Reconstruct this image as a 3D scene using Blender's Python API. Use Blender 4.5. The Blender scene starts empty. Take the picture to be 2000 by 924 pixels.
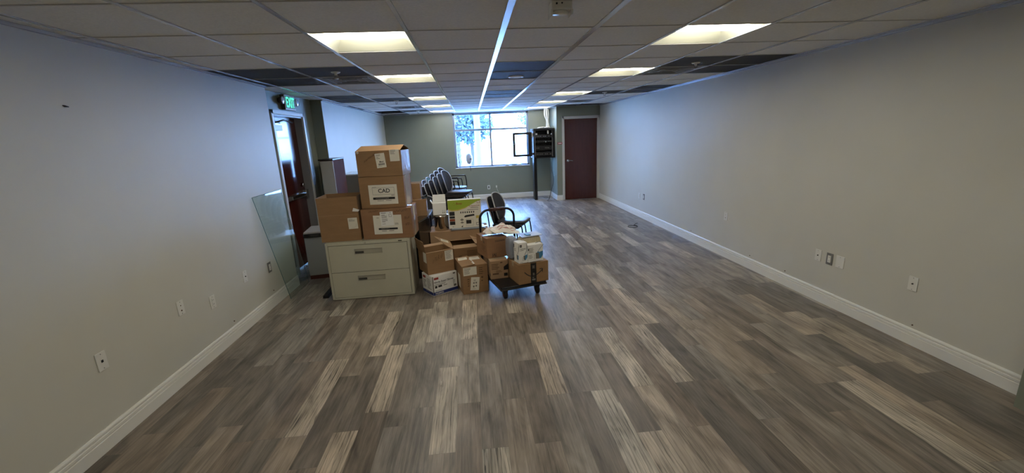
import bpy, bmesh, math, random
from mathutils import Vector, Matrix
random.seed(7)
S = bpy.context.scene
COL = S.collection
R = math.radians

# ------------------------------------------------------------------ camera, world, sun, exposure
cam = bpy.data.cameras.new('camera'); cam_o = bpy.data.objects.new('camera', cam); COL.objects.link(cam_o)
cam.sensor_fit = 'HORIZONTAL'; cam.sensor_width = 36.0; cam.lens = 808.376 / 2000 * 36; cam.clip_start = 0.02
CP, CY, CR = -0.2395, 0.0874, -0.0435
_f = Vector((math.sin(CY) * math.cos(CP), math.cos(CY) * math.cos(CP), math.sin(CP)))
_r0 = Vector((math.cos(CY), -math.sin(CY), 0)); _u0 = _r0.cross(_f)
_r = math.cos(CR) * _r0 + math.sin(CR) * _u0; _u = -math.sin(CR) * _r0 + math.cos(CR) * _u0
cam_o.matrix_world = Matrix(((_r.x, _u.x, -_f.x, 0.3556), (_r.y, _u.y, -_f.y, -2.8775), (_r.z, _u.z, -_f.z, 1.7386), (0, 0, 0, 1)))
S.camera = cam_o
S.view_settings.view_transform = 'Standard'; S.view_settings.look = 'None'
S.view_settings.exposure = 0.62; S.view_settings.gamma = 1.0; S.view_settings.use_curve_mapping = False
LENS_POWER = 17.0
SKY_POWER = 28.0
w = bpy.data.worlds.new('sky'); S.world = w; w.use_nodes = True
wn = w.node_tree; bg = wn.nodes['Background']
tc = wn.nodes.new('ShaderNodeTexCoord'); sx = wn.nodes.new('ShaderNodeSeparateXYZ'); rp = wn.nodes.new('ShaderNodeValToRGB')
rp.color_ramp.elements[0].position = 0.0; rp.color_ramp.elements[0].color = (0.27, 0.52, 1.0, 1)
rp.color_ramp.elements[1].position = 0.7; rp.color_ramp.elements[1].color = (0.18, 0.40, 1.0, 1)
wn.links.new(tc.outputs['Generated'], sx.inputs[0]); wn.links.new(sx.outputs['Z'], rp.inputs[0]); wn.links.new(rp.outputs[0], bg.inputs[0])
bg.inputs[1].default_value = SKY_POWER
sun = bpy.data.lights.new('sun', 'SUN'); sun.energy = 4.5; sun.angle = 0.01; sun.color = (1.0, 0.95, 0.88)
sun_o = bpy.data.objects.new('sun', sun); COL.objects.link(sun_o); sun_o.rotation_euler = (R(38), 0, R(-12)); sun_o.location = (0, 20, 20)

# ------------------------------------------------------------------ materials
def lin(c):
    return tuple((v / 255 / 12.92 if v / 255 <= 0.04045 else ((v / 255 + 0.055) / 1.055) ** 2.4) for v in c)

def mat(name, rgb, rough=0.6, metal=0.0, var=0.0, scale=8.0, stretch=(1, 1, 1), bump=0.0, spec=0.5, emit=None, power=0.0, coat=0.0, trans=0.0):
    m = bpy.data.materials.new(name); m.use_nodes = True
    nt = m.node_tree; b = nt.nodes['Principled BSDF']
    c = lin(rgb)
    b.inputs['Base Color'].default_value = (*c, 1); b.inputs['Roughness'].default_value = rough
    b.inputs['Metallic'].default_value = metal; b.inputs['Specular IOR Level'].default_value = spec
    b.inputs['Coat Weight'].default_value = coat
    b.inputs['Transmission Weight'].default_value = trans
    if emit:
        b.inputs['Emission Color'].default_value = (*emit, 1); b.inputs['Emission Strength'].default_value = power
    t = nt.nodes.new('ShaderNodeTexCoord'); mp = nt.nodes.new('ShaderNodeMapping'); n = nt.nodes.new('ShaderNodeTexNoise')
    mp.inputs['Scale'].default_value = stretch; n.inputs['Scale'].default_value = scale; n.inputs['Detail'].default_value = 6
    nt.links.new(t.outputs['Object'], mp.inputs[0]); nt.links.new(mp.outputs[0], n.inputs[0])
    if var > 0:
        r = nt.nodes.new('ShaderNodeValToRGB')
        r.color_ramp.elements[0].position = 0.3; r.color_ramp.elements[0].color = (*[v * (1 - var) for v in c], 1)
        r.color_ramp.elements[1].position = 0.7; r.color_ramp.elements[1].color = (*[min(1, v * (1 + var)) for v in c], 1)
        nt.links.new(n.outputs[0], r.inputs[0]); nt.links.new(r.outputs[0], b.inputs['Base Color'])
    if bump > 0:
        bp = nt.nodes.new('ShaderNodeBump'); bp.inputs['Strength'].default_value = bump; bp.inputs['Distance'].default_value = 0.01
        nt.links.new(n.outputs[0], bp.inputs['Height']); nt.links.new(bp.outputs[0], b.inputs['Normal'])
    return m

def pane_mat(name, tint, gloss=0.06, ior=1.5):
    m = bpy.data.materials.new(name); m.use_nodes = True; nt = m.node_tree; nt.nodes.clear()
    o = nt.nodes.new('ShaderNodeOutputMaterial'); mx = nt.nodes.new('ShaderNodeMixShader'); tr = nt.nodes.new('ShaderNodeBsdfTransparent')
    g = nt.nodes.new('ShaderNodeBsdfGlossy'); lw = nt.nodes.new('ShaderNodeLayerWeight'); lw.inputs[0].default_value = 0.5; pw = nt.nodes.new('ShaderNodeMath'); pw.operation = 'POWER'; pw.inputs[1].default_value = 5
    fr = nt.nodes.new('ShaderNodeMath'); fr.operation = 'MULTIPLY_ADD'; fr.inputs[1].default_value = 0.95; fr.inputs[2].default_value = 0.045
    nt.links.new(lw.outputs['Facing'], pw.inputs[0]); nt.links.new(pw.outputs[0], fr.inputs[0])
    tr.inputs[0].default_value = (*tint, 1); g.inputs['Roughness'].default_value = gloss
    nt.links.new(fr.outputs[0], mx.inputs[0]); nt.links.new(tr.outputs[0], mx.inputs[1]); nt.links.new(g.outputs[0], mx.inputs[2]); nt.links.new(mx.outputs[0], o.inputs[0])
    return m

M = {}
def D(k, *a, **kw): M[k] = mat(k, *a, **kw)
D('wall_paint', (205, 202, 189), 0.48, var=0.02, scale=2.5, bump=0.02, spec=0.5)
D('accent_paint', (133, 137, 121), 0.42, var=0.03, scale=3, spec=0.5)
D('trim_white', (230, 228, 218), 0.35)
D('ceiling_white', (224, 223, 218), 0.9, var=0.05, scale=60, bump=0.15)
D('tee_white', (205, 208, 212), 0.22, metal=0.35)
D('tee_matte', (196, 194, 188), 0.75, spec=0.2)
D('tile_dark', (50, 50, 47), 0.75, var=0.05, scale=30)
D('tile_open', (14, 14, 15), 0.9)
D('vent_grey', (128, 128, 126), 0.6, var=0.25, scale=4, stretch=(1, 2.5, 1))
D('light_white', (236, 236, 214), 0.5)
D('lens_glow', (255, 250, 240), 0.4, emit=(1.0, 0.95, 0.85), power=LENS_POWER)
D('plastic_white', (224, 222, 212), 0.35)
D('plastic_grey', (112, 110, 106), 0.4)
D('plastic_black', (22, 22, 24), 0.35)
D('hole_black', (8, 8, 8), 0.6)
D('cardboard', (146, 112, 75), 0.75, var=0.07, scale=6, stretch=(1, 1, 5))
D('cardboard_red', (143, 106, 73), 0.75, var=0.07, scale=6, stretch=(1, 1, 5))
D('cardboard_in', (164, 132, 98), 0.8, var=0.05, scale=6)
D('cardboard_edge', (176, 142, 104), 0.85, var=0.15, scale=90)
D('tape_clear', (186, 168, 140), 0.14, coat=0.5, var=0.08, scale=14, bump=0.2)
D('paper', (222, 216, 198), 0.7, var=0.02)
D('paper_white', (232, 230, 222), 0.6)
D('ink', (34, 32, 30), 0.6)
D('ink_grey', (120, 114, 102), 0.6)
D('ink_brown', (92, 66, 42), 0.7)
D('ink_red', (150, 52, 42), 0.6)
D('ink_blue', (38, 52, 112), 0.5)
D('ink_teal', (66, 128, 164), 0.5)
D('ink_green', (150, 172, 52), 0.5)
D('ink_yellow', (200, 178, 92), 0.5)
D('ink_maroon', (140, 62, 30), 0.5)
D('cabinet_beige', (186, 182, 160), 0.42, var=0.035, scale=5)
D('cabinet_groove', (58, 56, 48), 0.6)
D('cabinet_pull', (172, 168, 150), 0.35, metal=0.2)
D('wood_red', (70, 26, 21), 0.22, var=0.14, scale=5, stretch=(6, 6, 0.4), coat=0.25)
D('frame_pale', (206, 204, 198), 0.35)
D('frame_grey', (132, 130, 128), 0.3)
D('steel', (190, 188, 184), 0.22, metal=1.0)
D('steel_pot', (186, 178, 166), 0.16, metal=1.0)
D('aluminium', (150, 158, 172), 0.35, metal=0.3)
D('black_metal', (24, 25, 29), 0.32, metal=0.3)
D('black_gloss', (18, 19, 22), 0.18, coat=0.4)
D('rubber', (26, 25, 25), 0.6)
D('wheel_red', (96, 44, 32), 0.5)
D('fabric_dark', (48, 43, 43), 0.95, spec=0.12, var=0.08, scale=60)
D('fabric_grey', (62, 62, 66), 0.9, spec=0.2, var=0.08, scale=60)
D('vinyl', (56, 57, 61), 0.4, var=0.05, scale=30)
D('vinyl_brown', (52, 43, 42), 0.5, var=0.05, scale=30)
D('vinyl_teal', (92, 122, 122), 0.8, spec=0.2)
D('shell_pale', (178, 172, 164), 0.35)
D('leather', (62, 28, 20), 0.28, var=0.2, scale=8)
D('grey_laminate', (172, 169, 158), 0.4, var=0.04, scale=3)
D('grey_panel', (158, 159, 155), 0.4, var=0.04, scale=3)
D('brown_laminate', (84, 50, 42), 0.85, spec=0.15, var=0.12, scale=5, stretch=(5, 5, 0.5))
D('dark_laminate', (40, 36, 34), 0.35)
D('mailer', (238, 229, 216), 0.45, var=0.04, scale=18, bump=0.3)
D('mailer_stripe', (178, 96, 84), 0.5)
D('wrap_white', (176, 184, 194), 0.2, coat=0.4, var=0.06, scale=10, bump=0.4)
D('wrap_grey', (138, 142, 150), 0.25, coat=0.3, var=0.2, scale=30, stretch=(4, 4, 0.2), bump=0.4)
D('wrap_tan', (184, 170, 136), 0.3, coat=0.3, var=0.14, scale=40, stretch=(4, 1, 0.2), bump=0.3)
D('cord_black', (20, 20, 20), 0.45)
D('cable_white', (214, 212, 206), 0.45)
D('sign_red', (150, 52, 50), 0.4)
D('exit_housing', (196, 198, 200), 0.35)
D('exit_dark', (74, 62, 56), 0.4)
D('exit_green', (40, 220, 150), 0.4, emit=(0.08, 1.0, 0.45), power=0.9)
D('exit_face', (96, 128, 118), 0.5)
D('lamp_glass', (230, 232, 238), 0.1, metal=0.4)
D('bark', (60, 54, 50), 0.9)
D('leaves', (62, 80, 82), 0.8, var=0.3, scale=3)
D('outdoor_ground', (214, 214, 210), 0.9, var=0.04)
D('siding', (70, 66, 62), 0.8)
D('post_blue', (84, 100, 112), 0.5)
M['window_glass'] = pane_mat('window_glass', (0.96, 0.98, 1.0))
M['sheet_glass'] = pane_mat('sheet_glass', (0.92, 0.965, 0.955), 0.03)
M['dark_glass'] = pane_mat('dark_glass', (0.86, 0.95, 0.98), 0.05)

def floor_mat():
    m = bpy.data.materials.new('plank_vinyl'); m.use_nodes = True; nt = m.node_tree; N = nt.nodes; L = nt.links; b = N['Principled BSDF']
    def A(n):
        a = N.new('ShaderNodeAttribute'); a.attribute_name = n; return a.outputs['Fac']
    def mth(op, a, bb):
        x = N.new('ShaderNodeMath'); x.operation = op
        for i, v in enumerate((a, bb)):
            if isinstance(v, (int, float)): x.inputs[i].default_value = v
            else: L.new(v, x.inputs[i])
        return x.outputs[0]
    tone, rnd = A('tone'), A('rnd')
    rp = N.new('ShaderNodeValToRGB'); e = rp.color_ramp.elements
    e[0].position = 0.0; e[0].color = (*lin((97, 91, 83)), 1); e[1].position = 1.0; e[1].color = (*lin((176, 167, 152)), 1)
    for p, c in ((0.3, (121, 113, 103)), (0.55, (138, 130, 119)), (0.8, (158, 149, 135))):
        k = e.new(p); k.color = (*lin(c), 1)
    L.new(tone, rp.inputs[0])
    t = N.new('ShaderNodeTexCoord'); sp = N.new('ShaderNodeSeparateXYZ'); cb = N.new('ShaderNodeCombineXYZ'); L.new(t.outputs['Object'], sp.inputs[0])
    L.new(mth('ADD', sp.outputs[0], mth('MULTIPLY', rnd, 37.0)), cb.inputs[0]); L.new(mth('ADD', sp.outputs[1], mth('MULTIPLY', rnd, 91.0)), cb.inputs[1])
    def noise(sx_, sy_, det, dist=0.0):
        mp = N.new('ShaderNodeMapping'); mp.inputs['Scale'].default_value = (sx_, sy_, 1); L.new(cb.outputs[0], mp.inputs[0])
        n = N.new('ShaderNodeTexNoise'); n.inputs['Scale'].default_value = 1; n.inputs['Detail'].default_value = det; n.inputs['Distortion'].default_value = dist
        L.new(mp.outputs[0], n.inputs[0]); return n.outputs[0]
    patch = noise(7, 2.0, 7, 1.0); grain = noise(60, 2.4, 8, 0.6); fine = noise(210, 9, 4)
    mp = N.new('ShaderNodeMapping'); mp.inputs['Scale'].default_value = (11, 0.9, 1); L.new(cb.outputs[0], mp.inputs[0])
    wv = N.new('ShaderNodeTexWave'); wv.bands_direction = 'X'; wv.inputs['Scale'].default_value = 1.3; wv.inputs['Distortion'].default_value = 9; wv.inputs['Detail'].default_value = 3; wv.inputs['Detail Scale'].default_value = 1.6
    L.new(mp.outputs[0], wv.inputs[0])
    crack = mth('GREATER_THAN', wv.outputs['Fac'], 0.90)
    lightness = N.new('ShaderNodeMapRange'); lightness.inputs[1].default_value = 0.55; lightness.inputs[2].default_value = 0.9; L.new(tone, lightness.inputs[0])
    crackamt = mth('MULTIPLY', mth('MULTIPLY', crack, lightness.outputs[0]), 0.45)
    f = mth('ADD', mth('MULTIPLY', patch, 2.2), mth('MULTIPLY', grain, 1.4))
    f = mth('ADD', f, mth('MULTIPLY', fine, 0.8))
    f = mth('SUBTRACT', mth('MAXIMUM', mth('ADD', f, -1.20), 0.35), crackamt)
    mx = N.new('ShaderNodeVectorMath'); mx.operation = 'SCALE'; L.new(rp.outputs[0], mx.inputs[0]); L.new(f, mx.inputs['Scale'])
    hue = N.new('ShaderNodeMix'); hue.data_type = 'RGBA'; hue.blend_type = 'MULTIPLY'; L.new(A('warm'), hue.inputs['Factor'])
    L.new(mx.outputs[0], hue.inputs[6]); hue.inputs[7].default_value = (1.06, 0.955, 0.87, 1)
    L.new(hue.outputs[2], b.inputs['Base Color'])
    b.inputs['Roughness'].default_value = 0.37; b.inputs['Specular IOR Level'].default_value = 0.5
    bp = N.new('ShaderNodeBump'); bp.inputs['Strength'].default_value = 0.10; bp.inputs['Distance'].default_value = 0.004
    L.new(grain, bp.inputs['Height']); L.new(bp.outputs[0], b.inputs['Normal'])
    return m
M['plank_vinyl'] = floor_mat()

# ------------------------------------------------------------------ mesh helpers
_tc = {}
def text_mesh(s, bold=False):
    key = (s, bold)
    if key not in _tc:
        cu = bpy.data.curves.new('tmp_text', 'FONT'); cu.body = s; cu.size = 1; cu.resolution_u = 3
        if bold: cu.offset = 0.018
        o = bpy.data.objects.new('tmp_text', cu); COL.objects.link(o); bpy.context.view_layer.update()
        me = bpy.data.meshes.new_from_object(o.evaluated_get(bpy.context.evaluated_depsgraph_get()))
        _tc[key] = ([tuple(v.co) for v in me.vertices], [tuple(p.vertices) for p in me.polygons])
        bpy.data.objects.remove(o); bpy.data.curves.remove(cu); bpy.data.meshes.remove(me)
    return _tc[key]

class MB:
    def __init__(s): s.v = []; s.f = []; s.m = []; s.sm = []
    def add(s, vs, fs, m=0, smooth=False):
        b = len(s.v); s.v += [tuple(v) for v in vs]
        for f in fs: s.f.append(tuple(i + b for i in f)); s.m.append(m); s.sm.append(smooth)
        return s
    def box(s, x0, y0, z0, x1, y1, z1, m=0, mats=None):
        vs = [(x0, y0, z0), (x1, y0, z0), (x1, y1, z0), (x0, y1, z0), (x0, y0, z1), (x1, y0, z1), (x1, y1, z1), (x0, y1, z1)]
        fs = [(0, 3, 2, 1), (4, 5, 6, 7), (0, 1, 5, 4), (1, 2, 6, 5), (2, 3, 7, 6), (3, 0, 4, 7)]   # bottom top front right back left
        for i, f in enumerate(fs): s.add(vs, [f], mats[i] if mats else m)
        return s
    def hexa(s, p, m=0):      # 8 points: lower loop (ccw from above) then upper loop
        return s.add(p, [(0, 3, 2, 1), (4, 5, 6, 7), (0, 1, 5, 4), (1, 2, 6, 5), (2, 3, 7, 6), (3, 0, 4, 7)], m)
    def slab(s, q, n, t, m=0):  # quad q extruded by t along n
        q = [Vector(a) for a in q]; n = Vector(n).normalized() * t
        return s.hexa(q + [a + n for a in q], m)
    def prism(s, pts, d, m=0, smooth=False):   # polygon extruded along vector d
        n = len(pts); a = [Vector(p) for p in pts]; d = Vector(d); b = [p + d for p in a]
        s.add(a + b, [tuple(range(n))[::-1], tuple(range(n, 2 * n))], m)
        s.add(a + b, [(i, (i + 1) % n, n + (i + 1) % n, n + i) for i in range(n)], m, smooth)
        return s
    def tube(s, pts, r, m=0, seg=8, caps=True):
        P = [Vector(p) for p in pts]; rings = []; prev = None
        for i, p in enumerate(P):
            d = (P[min(i + 1, len(P) - 1)] - P[max(i - 1, 0)]).normalized()
            if prev is None:
                a = d.orthogonal().normalized()
            else:
                a = (prev - d * prev.dot(d)).normalized()
            prev = a; b = d.cross(a); rr = r[i] if isinstance(r, (list, tuple)) else r
            rings.append([p + a * math.cos(2 * math.pi * k / seg) * rr + b * math.sin(2 * math.pi * k / seg) * rr for k in range(seg)])
        vs = [v for g in rings for v in g]; fs = []
        for i in range(len(P) - 1):
            for k in range(seg): fs.append((i * seg + k, i * seg + (k + 1) % seg, (i + 1) * seg + (k + 1) % seg, (i + 1) * seg + k))
        s.add(vs, fs, m, True)
        if caps: s.add(rings[0], [tuple(range(seg))[::-1]], m); s.add(rings[-1], [tuple(range(seg))], m)
        return s
    def lathe(s, prof, c=(0, 0, 0), ax='z', seg=24, m=0, smooth=True):
        vs = []; fs = []
        for r, h in prof:
            for k in range(seg):
                a = 2 * math.pi * k / seg; x, y = r * math.cos(a), r * math.sin(a)
                p = {'z': (x, y, h), 'y': (x, h, y), 'x': (h, x, y)}[ax]
                vs.append((c[0] + p[0], c[1] + p[1], c[2] + p[2]))
        for i in range(len(prof) - 1):
            for k in range(seg): fs.append((i * seg + k, i * seg + (k + 1) % seg, (i + 1) * seg + (k + 1) % seg, (i + 1) * seg + k))
        return s.add(vs, fs, m, smooth)
    def grid(s, fn, nu, nv, m=0, wrapu=False, smooth=True):
        vs = [fn(i / (nu if wrapu else nu - 1), j / (nv - 1)) for j in range(nv) for i in range(nu)]
        fs = [(j * nu + i, j * nu + (i + 1) % nu, (j + 1) * nu + (i + 1) % nu, (j + 1) * nu + i) for j in range(nv - 1) for i in range(nu if wrapu else nu - 1)]
        return s.add(vs, fs, m, smooth)
    def text(s, t, size, o, u, v, n, m=0, bold=False, lift=0.0):
        vs, fs = text_mesh(t, bold); o, u, v, n = map(Vector, (o, u, v, n))
        return s.add([o + u * a[0] * size + v * a[1] * size + n * lift for a in vs], fs, m)
    def build(s, name, mats, parent=None, bevel=0.0, seg=2, each=False):
        if each:
            par = list(range(len(s.v)))
            def find(i):
                while par[i] != i: par[i] = par[par[i]]; i = par[i]
                return i
            for f in s.f:
                for i in f[1:]: par[find(f[0])] = find(i)
            key = {}
            for i, p in enumerate(s.v):      # coincident corners belong together
                k = tuple(round(c, 5) for c in p)
                if k in key: par[find(i)] = find(key[k])
                else: key[k] = i
            groups = {}
            for f, m_, sm_ in zip(s.f, s.m, s.sm): groups.setdefault(find(f[0]), []).append((f, m_, sm_))
            out = []
            for g in groups.values():
                b_ = MB(); idx = {}
                for f, m_, sm_ in g:
                    b_.f.append(tuple(idx.setdefault(i, len(idx)) for i in f)); b_.m.append(m_); b_.sm.append(sm_)
                b_.v = [s.v[i] for i in idx]; out.append(b_.build(name, mats, parent, bevel, seg))
            return out
        me = bpy.data.meshes.new(name); me.from_pydata(s.v, [], s.f)
        if isinstance(mats, str): mats = [mats]
        for k in mats: me.materials.append(M[k])
        me.polygons.foreach_set('material_index', s.m); me.polygons.foreach_set('use_smooth', s.sm)
        bm = bmesh.new(); bm.from_mesh(me)
        bmesh.ops.remove_doubles(bm, verts=bm.verts, dist=1e-5)
        bmesh.ops.recalc_face_normals(bm, faces=bm.faces); bm.to_mesh(me); bm.free()
        me.update()
        o = bpy.data.objects.new(name, me); COL.objects.link(o)
        if parent: o.parent = parent
        if bevel:
            b = o.modifiers.new('bevel', 'BEVEL'); b.width = bevel; b.segments = seg; b.limit_method = 'ANGLE'; b.angle_limit = R(40)
        return o

def tag(o, label=None, cat=None, group=None, kind=None):
    if label: o['label'] = label
    if cat: o['category'] = cat
    if group: o['group'] = group
    if kind: o['kind'] = kind
    return o
def thing(name, label, cat, loc=(0, 0, 0), rz=0.0, group=None):
    o = bpy.data.objects.new(name, None); COL.objects.link(o); o.location = loc; o.rotation_euler = (0, 0, rz); o.empty_display_size = 0.05
    return tag(o, label, cat, group)
def struct(name, mb, mats, parent=None, **k):
    o = mb.build(name, mats, parent, **k)
    if not parent: o['kind'] = 'structure'
    return o
def arc(c, r, a0, a1, n, plane='xz', y=0.0):
    out = []
    for i in range(n + 1):
        a = R(a0 + (a1 - a0) * i / n); p = (c[0] + r * math.cos(a), c[1] + r * math.sin(a))
        out.append({'xz': (p[0], y, p[1]), 'xy': (p[0], p[1], y), 'yz': (y, p[0], p[1])}[plane])
    return out
def smoothpath(pts, n=6):   # Catmull-Rom
    P = [Vector(p) for p in pts]; out = []
    for i in range(len(P) - 1):
        p0, p1, p2, p3 = P[max(i - 1, 0)], P[i], P[i + 1], P[min(i + 2, len(P) - 1)]
        for k in range(n):
            t = k / n
            out.append(0.5 * ((2 * p1) + (p2 - p0) * t + (2 * p0 - 5 * p1 + 4 * p2 - p3) * t * t + (3 * p1 - p0 - 3 * p2 + p3) * t ** 3))
    return out + [P[-1]]

# ------------------------------------------------------------------ room shell
H = 2.4046; XL, XR, YB, YF = -1.94, 3.714, 8.95, -4.6; AX = -2.10; T = 0.6096
# floor of planks: 0.1524 x 0.914 m, staggered in three phases
PH = {'a': -0.41, 'b': -0.575, 'c': -0.85}
known = {1: 'a', -1: 'a', 3: 'a', 5: 'a', 7: 'a', 9: 'a', 11: 'a', -4: 'b', -6: 'b', -2: 'b', -8: 'b', 18: 'b', 22: 'b', 0: 'c', 2: 'c', 4: 'c', 8: 'c', 21: 'a', 20: 'c', 19: 'a'}
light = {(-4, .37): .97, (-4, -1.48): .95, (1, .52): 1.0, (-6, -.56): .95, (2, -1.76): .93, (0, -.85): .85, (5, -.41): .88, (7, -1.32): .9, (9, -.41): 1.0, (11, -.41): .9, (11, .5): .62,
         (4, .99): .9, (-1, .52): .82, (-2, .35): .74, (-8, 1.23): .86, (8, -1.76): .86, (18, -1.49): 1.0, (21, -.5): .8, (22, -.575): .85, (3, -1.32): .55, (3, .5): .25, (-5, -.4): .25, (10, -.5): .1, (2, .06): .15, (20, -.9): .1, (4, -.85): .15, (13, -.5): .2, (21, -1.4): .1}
v, f, tone, rnd, warm = [], [], [], [], []
for k in range(-16, 27):
    x0 = 0.005 + k * 0.1524
    ph = PH[known.get(k, random.choice('abc'))] if k in known else PH['abc'[(k * 2) % 3]]
    j0 = int((YF - ph) / 0.9144) - 1
    for j in range(j0, 16):
        y0 = ph + j * 0.9144; y1 = y0 + 0.9144
        if y1 < YF or y0 > YB + 0.4: continue
        xa, xb = max(x0, -2.4), min(x0 + 0.1524, 3.9)
        if xb - xa < 0.01: continue
        tn = random.betavariate(2.2, 2.6) * 0.72
        if random.random() < 0.13: tn = random.uniform(0.72, 0.95)
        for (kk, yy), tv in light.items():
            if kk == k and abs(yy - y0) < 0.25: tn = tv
        b = len(v); v += [(xa, y0 + .0006, 0), (xb - .0012, y0 + .0006, 0), (xb - .0012, y1 - .0006, 0), (xa, y1 - .0006, 0)]
        f.append((b, b + 1, b + 2, b + 3)); tone.append(tn); rnd.append(random.random()); warm.append(random.random() * 0.9)
b = len(v); v += [(-2.5, YF - .2, -.004), (4.0, YF - .2, -.004), (4.0, YB + .5, -.004), (-2.5, YB + .5, -.004)]; f.append((b, b + 1, b + 2, b + 3)); tone.append(0); rnd.append(.5); warm.append(0)
me = bpy.data.meshes.new('floor'); me.from_pydata(v, [], f); me.materials.append(M['plank_vinyl'])
for nme, dat in (('tone', tone), ('rnd', rnd), ('warm', warm)):
    a = me.attributes.new(nme, 'FLOAT', 'FACE'); a.data.foreach_set('value', dat)
fl = bpy.data.objects.new('floor', me); COL.objects.link(fl); fl['kind'] = 'structure'

# walls
struct('wall_left', MB().box(XL - .16, YF, 0, XL, 2.355, H + .1), 'wall_paint')
DY0, DY1, DH = 2.80, 3.74, 2.13     # exit door opening in the alcove wall
mb = MB(); mb.box(AX - .2, 2.355, 0, AX, DY0, H + .1); mb.box(AX - .2, DY1, 0, AX, 4.16, H + .1); mb.box(AX - .2, DY0, DH, AX, DY1, H + .1)
struct('wall_alcove', mb, 'accent_paint')
struct('wall_left_far', MB().box(AX - .3, 4.16, 0, -1.93, YB, H + .1, mats=[1, 1, 1, 0, 1, 1]), ['wall_paint', 'accent_paint'])
struct('wall_right', MB().box(XR, YF, 0, XR + .15, YB, H + .1), 'wall_paint')
struct('wall_rear', MB().box(XL - .3, YF - .15, 0, XR + .15, YF, H + .1), 'wall_paint')
struct('wall_return', MB().box(3.556, YF, 0, XR, -.965, H), 'accent_paint')
WX0, WX1, WZ0, WZ1 = -0.10, 1.985, 0.905, 2.385
mb = MB(); mb.box(XL - .3, YB, 0, WX0, YB + .2, H + .1); mb.box(WX1, YB, 0, XR + .15, YB + .2, H + .1); mb.box(WX0, YB, 0, WX1, YB + .2, WZ0); mb.box(WX0, YB, WZ1, WX1, YB + .2, H + .1)
struct('wall_back', mb, 'accent_paint')
EY = 7.95; EX0, EX1 = 2.765, 3.66       # storage door opening
mb = MB(); mb.box(2.575, EY, 0, EX0, EY + .15, H + .1); mb.box(EX1, EY, 0, XR, EY + .15, H + .1); mb.box(EX0, EY, 2.10, EX1, EY + .15, H + .1)
mb.box(2.575, EY + .15, 0, 2.70, YB, H + .1)
struct('wall_storage', mb, 'accent_paint')

# baseboards with two grooves
BP = [(0, 0), (.014, 0), (.014, .076), (.008, .080), (.014, .086), (.014, .101), (.006, .105), (.012, .111), (.012, .122), (.006, .133), (0, .133)]
def base(name, p0, p1, nrm):
    p0, p1, n = Vector((*p0, 0)), Vector((*p1, 0)), Vector((*nrm, 0))
    struct(name, MB().prism([p0 + n * a + Vector((0, 0, z)) for a, z in BP], p1 - p0), 'trim_white')
base('baseboard_left', (XL, YF), (XL, 2.355), (1, 0)); base('baseboard_right', (XR, -.965), (XR, EY), (-1, 0))
base('baseboard_back', (-1.93, YB), (2.575, YB), (0, -1)); base('baseboard_alcove', (AX, 2.355), (AX, DY0 - .05), (1, 0)); base('baseboard_left_far', (-1.93, 4.16), (-1.93, YB), (1, 0))
base('baseboard_storage_side', (2.575, EY), (2.575, YB), (-1, 0)); base('baseboard_storage', (2.575, EY), (EX0 - .05, EY), (0, -1))

# ceiling: tiles with openings for lights, grilles and odd tiles
LIGHTS = [(c, r) for c in (-1, 3) for r in (-4, 0, 3, 7, 10, 13)]  # first row on each side is added out of view to brighten the foreground
DARK = [(-3, 2), (-3, 3), (-2, 2), (1, 2), (1, 3), (4, 2), (5, 2), (5, 3), (-3, 6), (-3, 7), (-2, 7), (1, 6), (1, 7), (4, 7), (5, 6), (5, 7), (-2, 12), (4, 12), (5, 12), (1, 12), (-4, 2), (-4, 3), (-4, 9), (-4, 10)]
VENTS = [(-2, 3), (4, 3), (-2, 10), (4, 10)]
OPEN = [(-3, 12), (-3, 13)]
skip = set(LIGHTS + DARK + VENTS + OPEN)
mb = MB(); tees = MB()
for c in range(-5, 7):
    for r in range(-8, 15):
        if (c, r) in skip: continue
        x0, x1, y0, y1 = max(c * T, AX - .1), min((c + 1) * T, XR + .01), max(r * T, YF), min((r + 1) * T, YB)
        if x1 - x0 < .02 or y1 - y0 < .02: continue
        mb.box(x0 + .002, y0 + .002, H, x1 - .002, y1 - .002, H + .016)
mb.box(AX - .3, YF - .1, H + .30, XR + .2, YB + .3, H + .34, 1)     # deck above the plenum
struct('ceiling', mb, ['ceiling_white', 'tile_open'])
for c in range(-3, 7):
    wd = .019 if c in (1, 2) else .012
    if c * T < XR: tees.box(c * T - wd, YF, H - .007, c * T + wd, YB, H - .0005)
for r in range(-7, 15):
    tees.box(AX, max(r * T, YF) - .005, H - .0045, XR, r * T + .005, H - .0005, 1)
struct('trim_1', tees, ['tee_white', 'tee_matte'])
ang = MB(); ang.box(XL, YF, H - .02, XL + .018, 2.355, H - .001); ang.box(XR - .018, YF, H - .02, XR, EY, H - .001); ang.box(-1.93, YB - .018, H - .02, 2.575, YB, H - .001); ang.box(-1.93, 4.16, H - .02, -1.912, YB, H - .001)
struct('trim_2', ang, 'tee_white')

# ------------------------------------------------------------------ window and the world outside
win = tag(bpy.data.objects.new('window_1', None), kind='structure'); COL.objects.link(win)
mb = MB(); fy0, fy1 = YB + .06, YB + .12
for a in ((WX0, WZ0, WX0 + .055, WZ1), (WX1 - .055, WZ0, WX1, WZ1), (WX0, WZ1 - .055, WX1, WZ1), (WX0, WZ0, WX1, WZ0 + .05), (.895, WZ0, .945, WZ1)):
    mb.box(a[0], fy0, a[1], a[2], fy1, a[3])
mb.box(WX0 + .05, fy0 - .003, 1.90, .90, fy1, 1.955); mb.box(.94, fy0 - .003, 1.90, WX1 - .05, fy1, 1.955)
mb.build('window_frame', 'aluminium', win, bevel=.004)
for x0, x1 in ((WX0 + .05, .90), (.94, WX1 - .05)):
    for z0, z1 in ((WZ0 + .045, 1.905), (1.95, WZ1 - .05)):
        MB().box(x0, YB + .088, z0, x1, YB + .092, z1).build('pane', 'window_glass', win)
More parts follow.
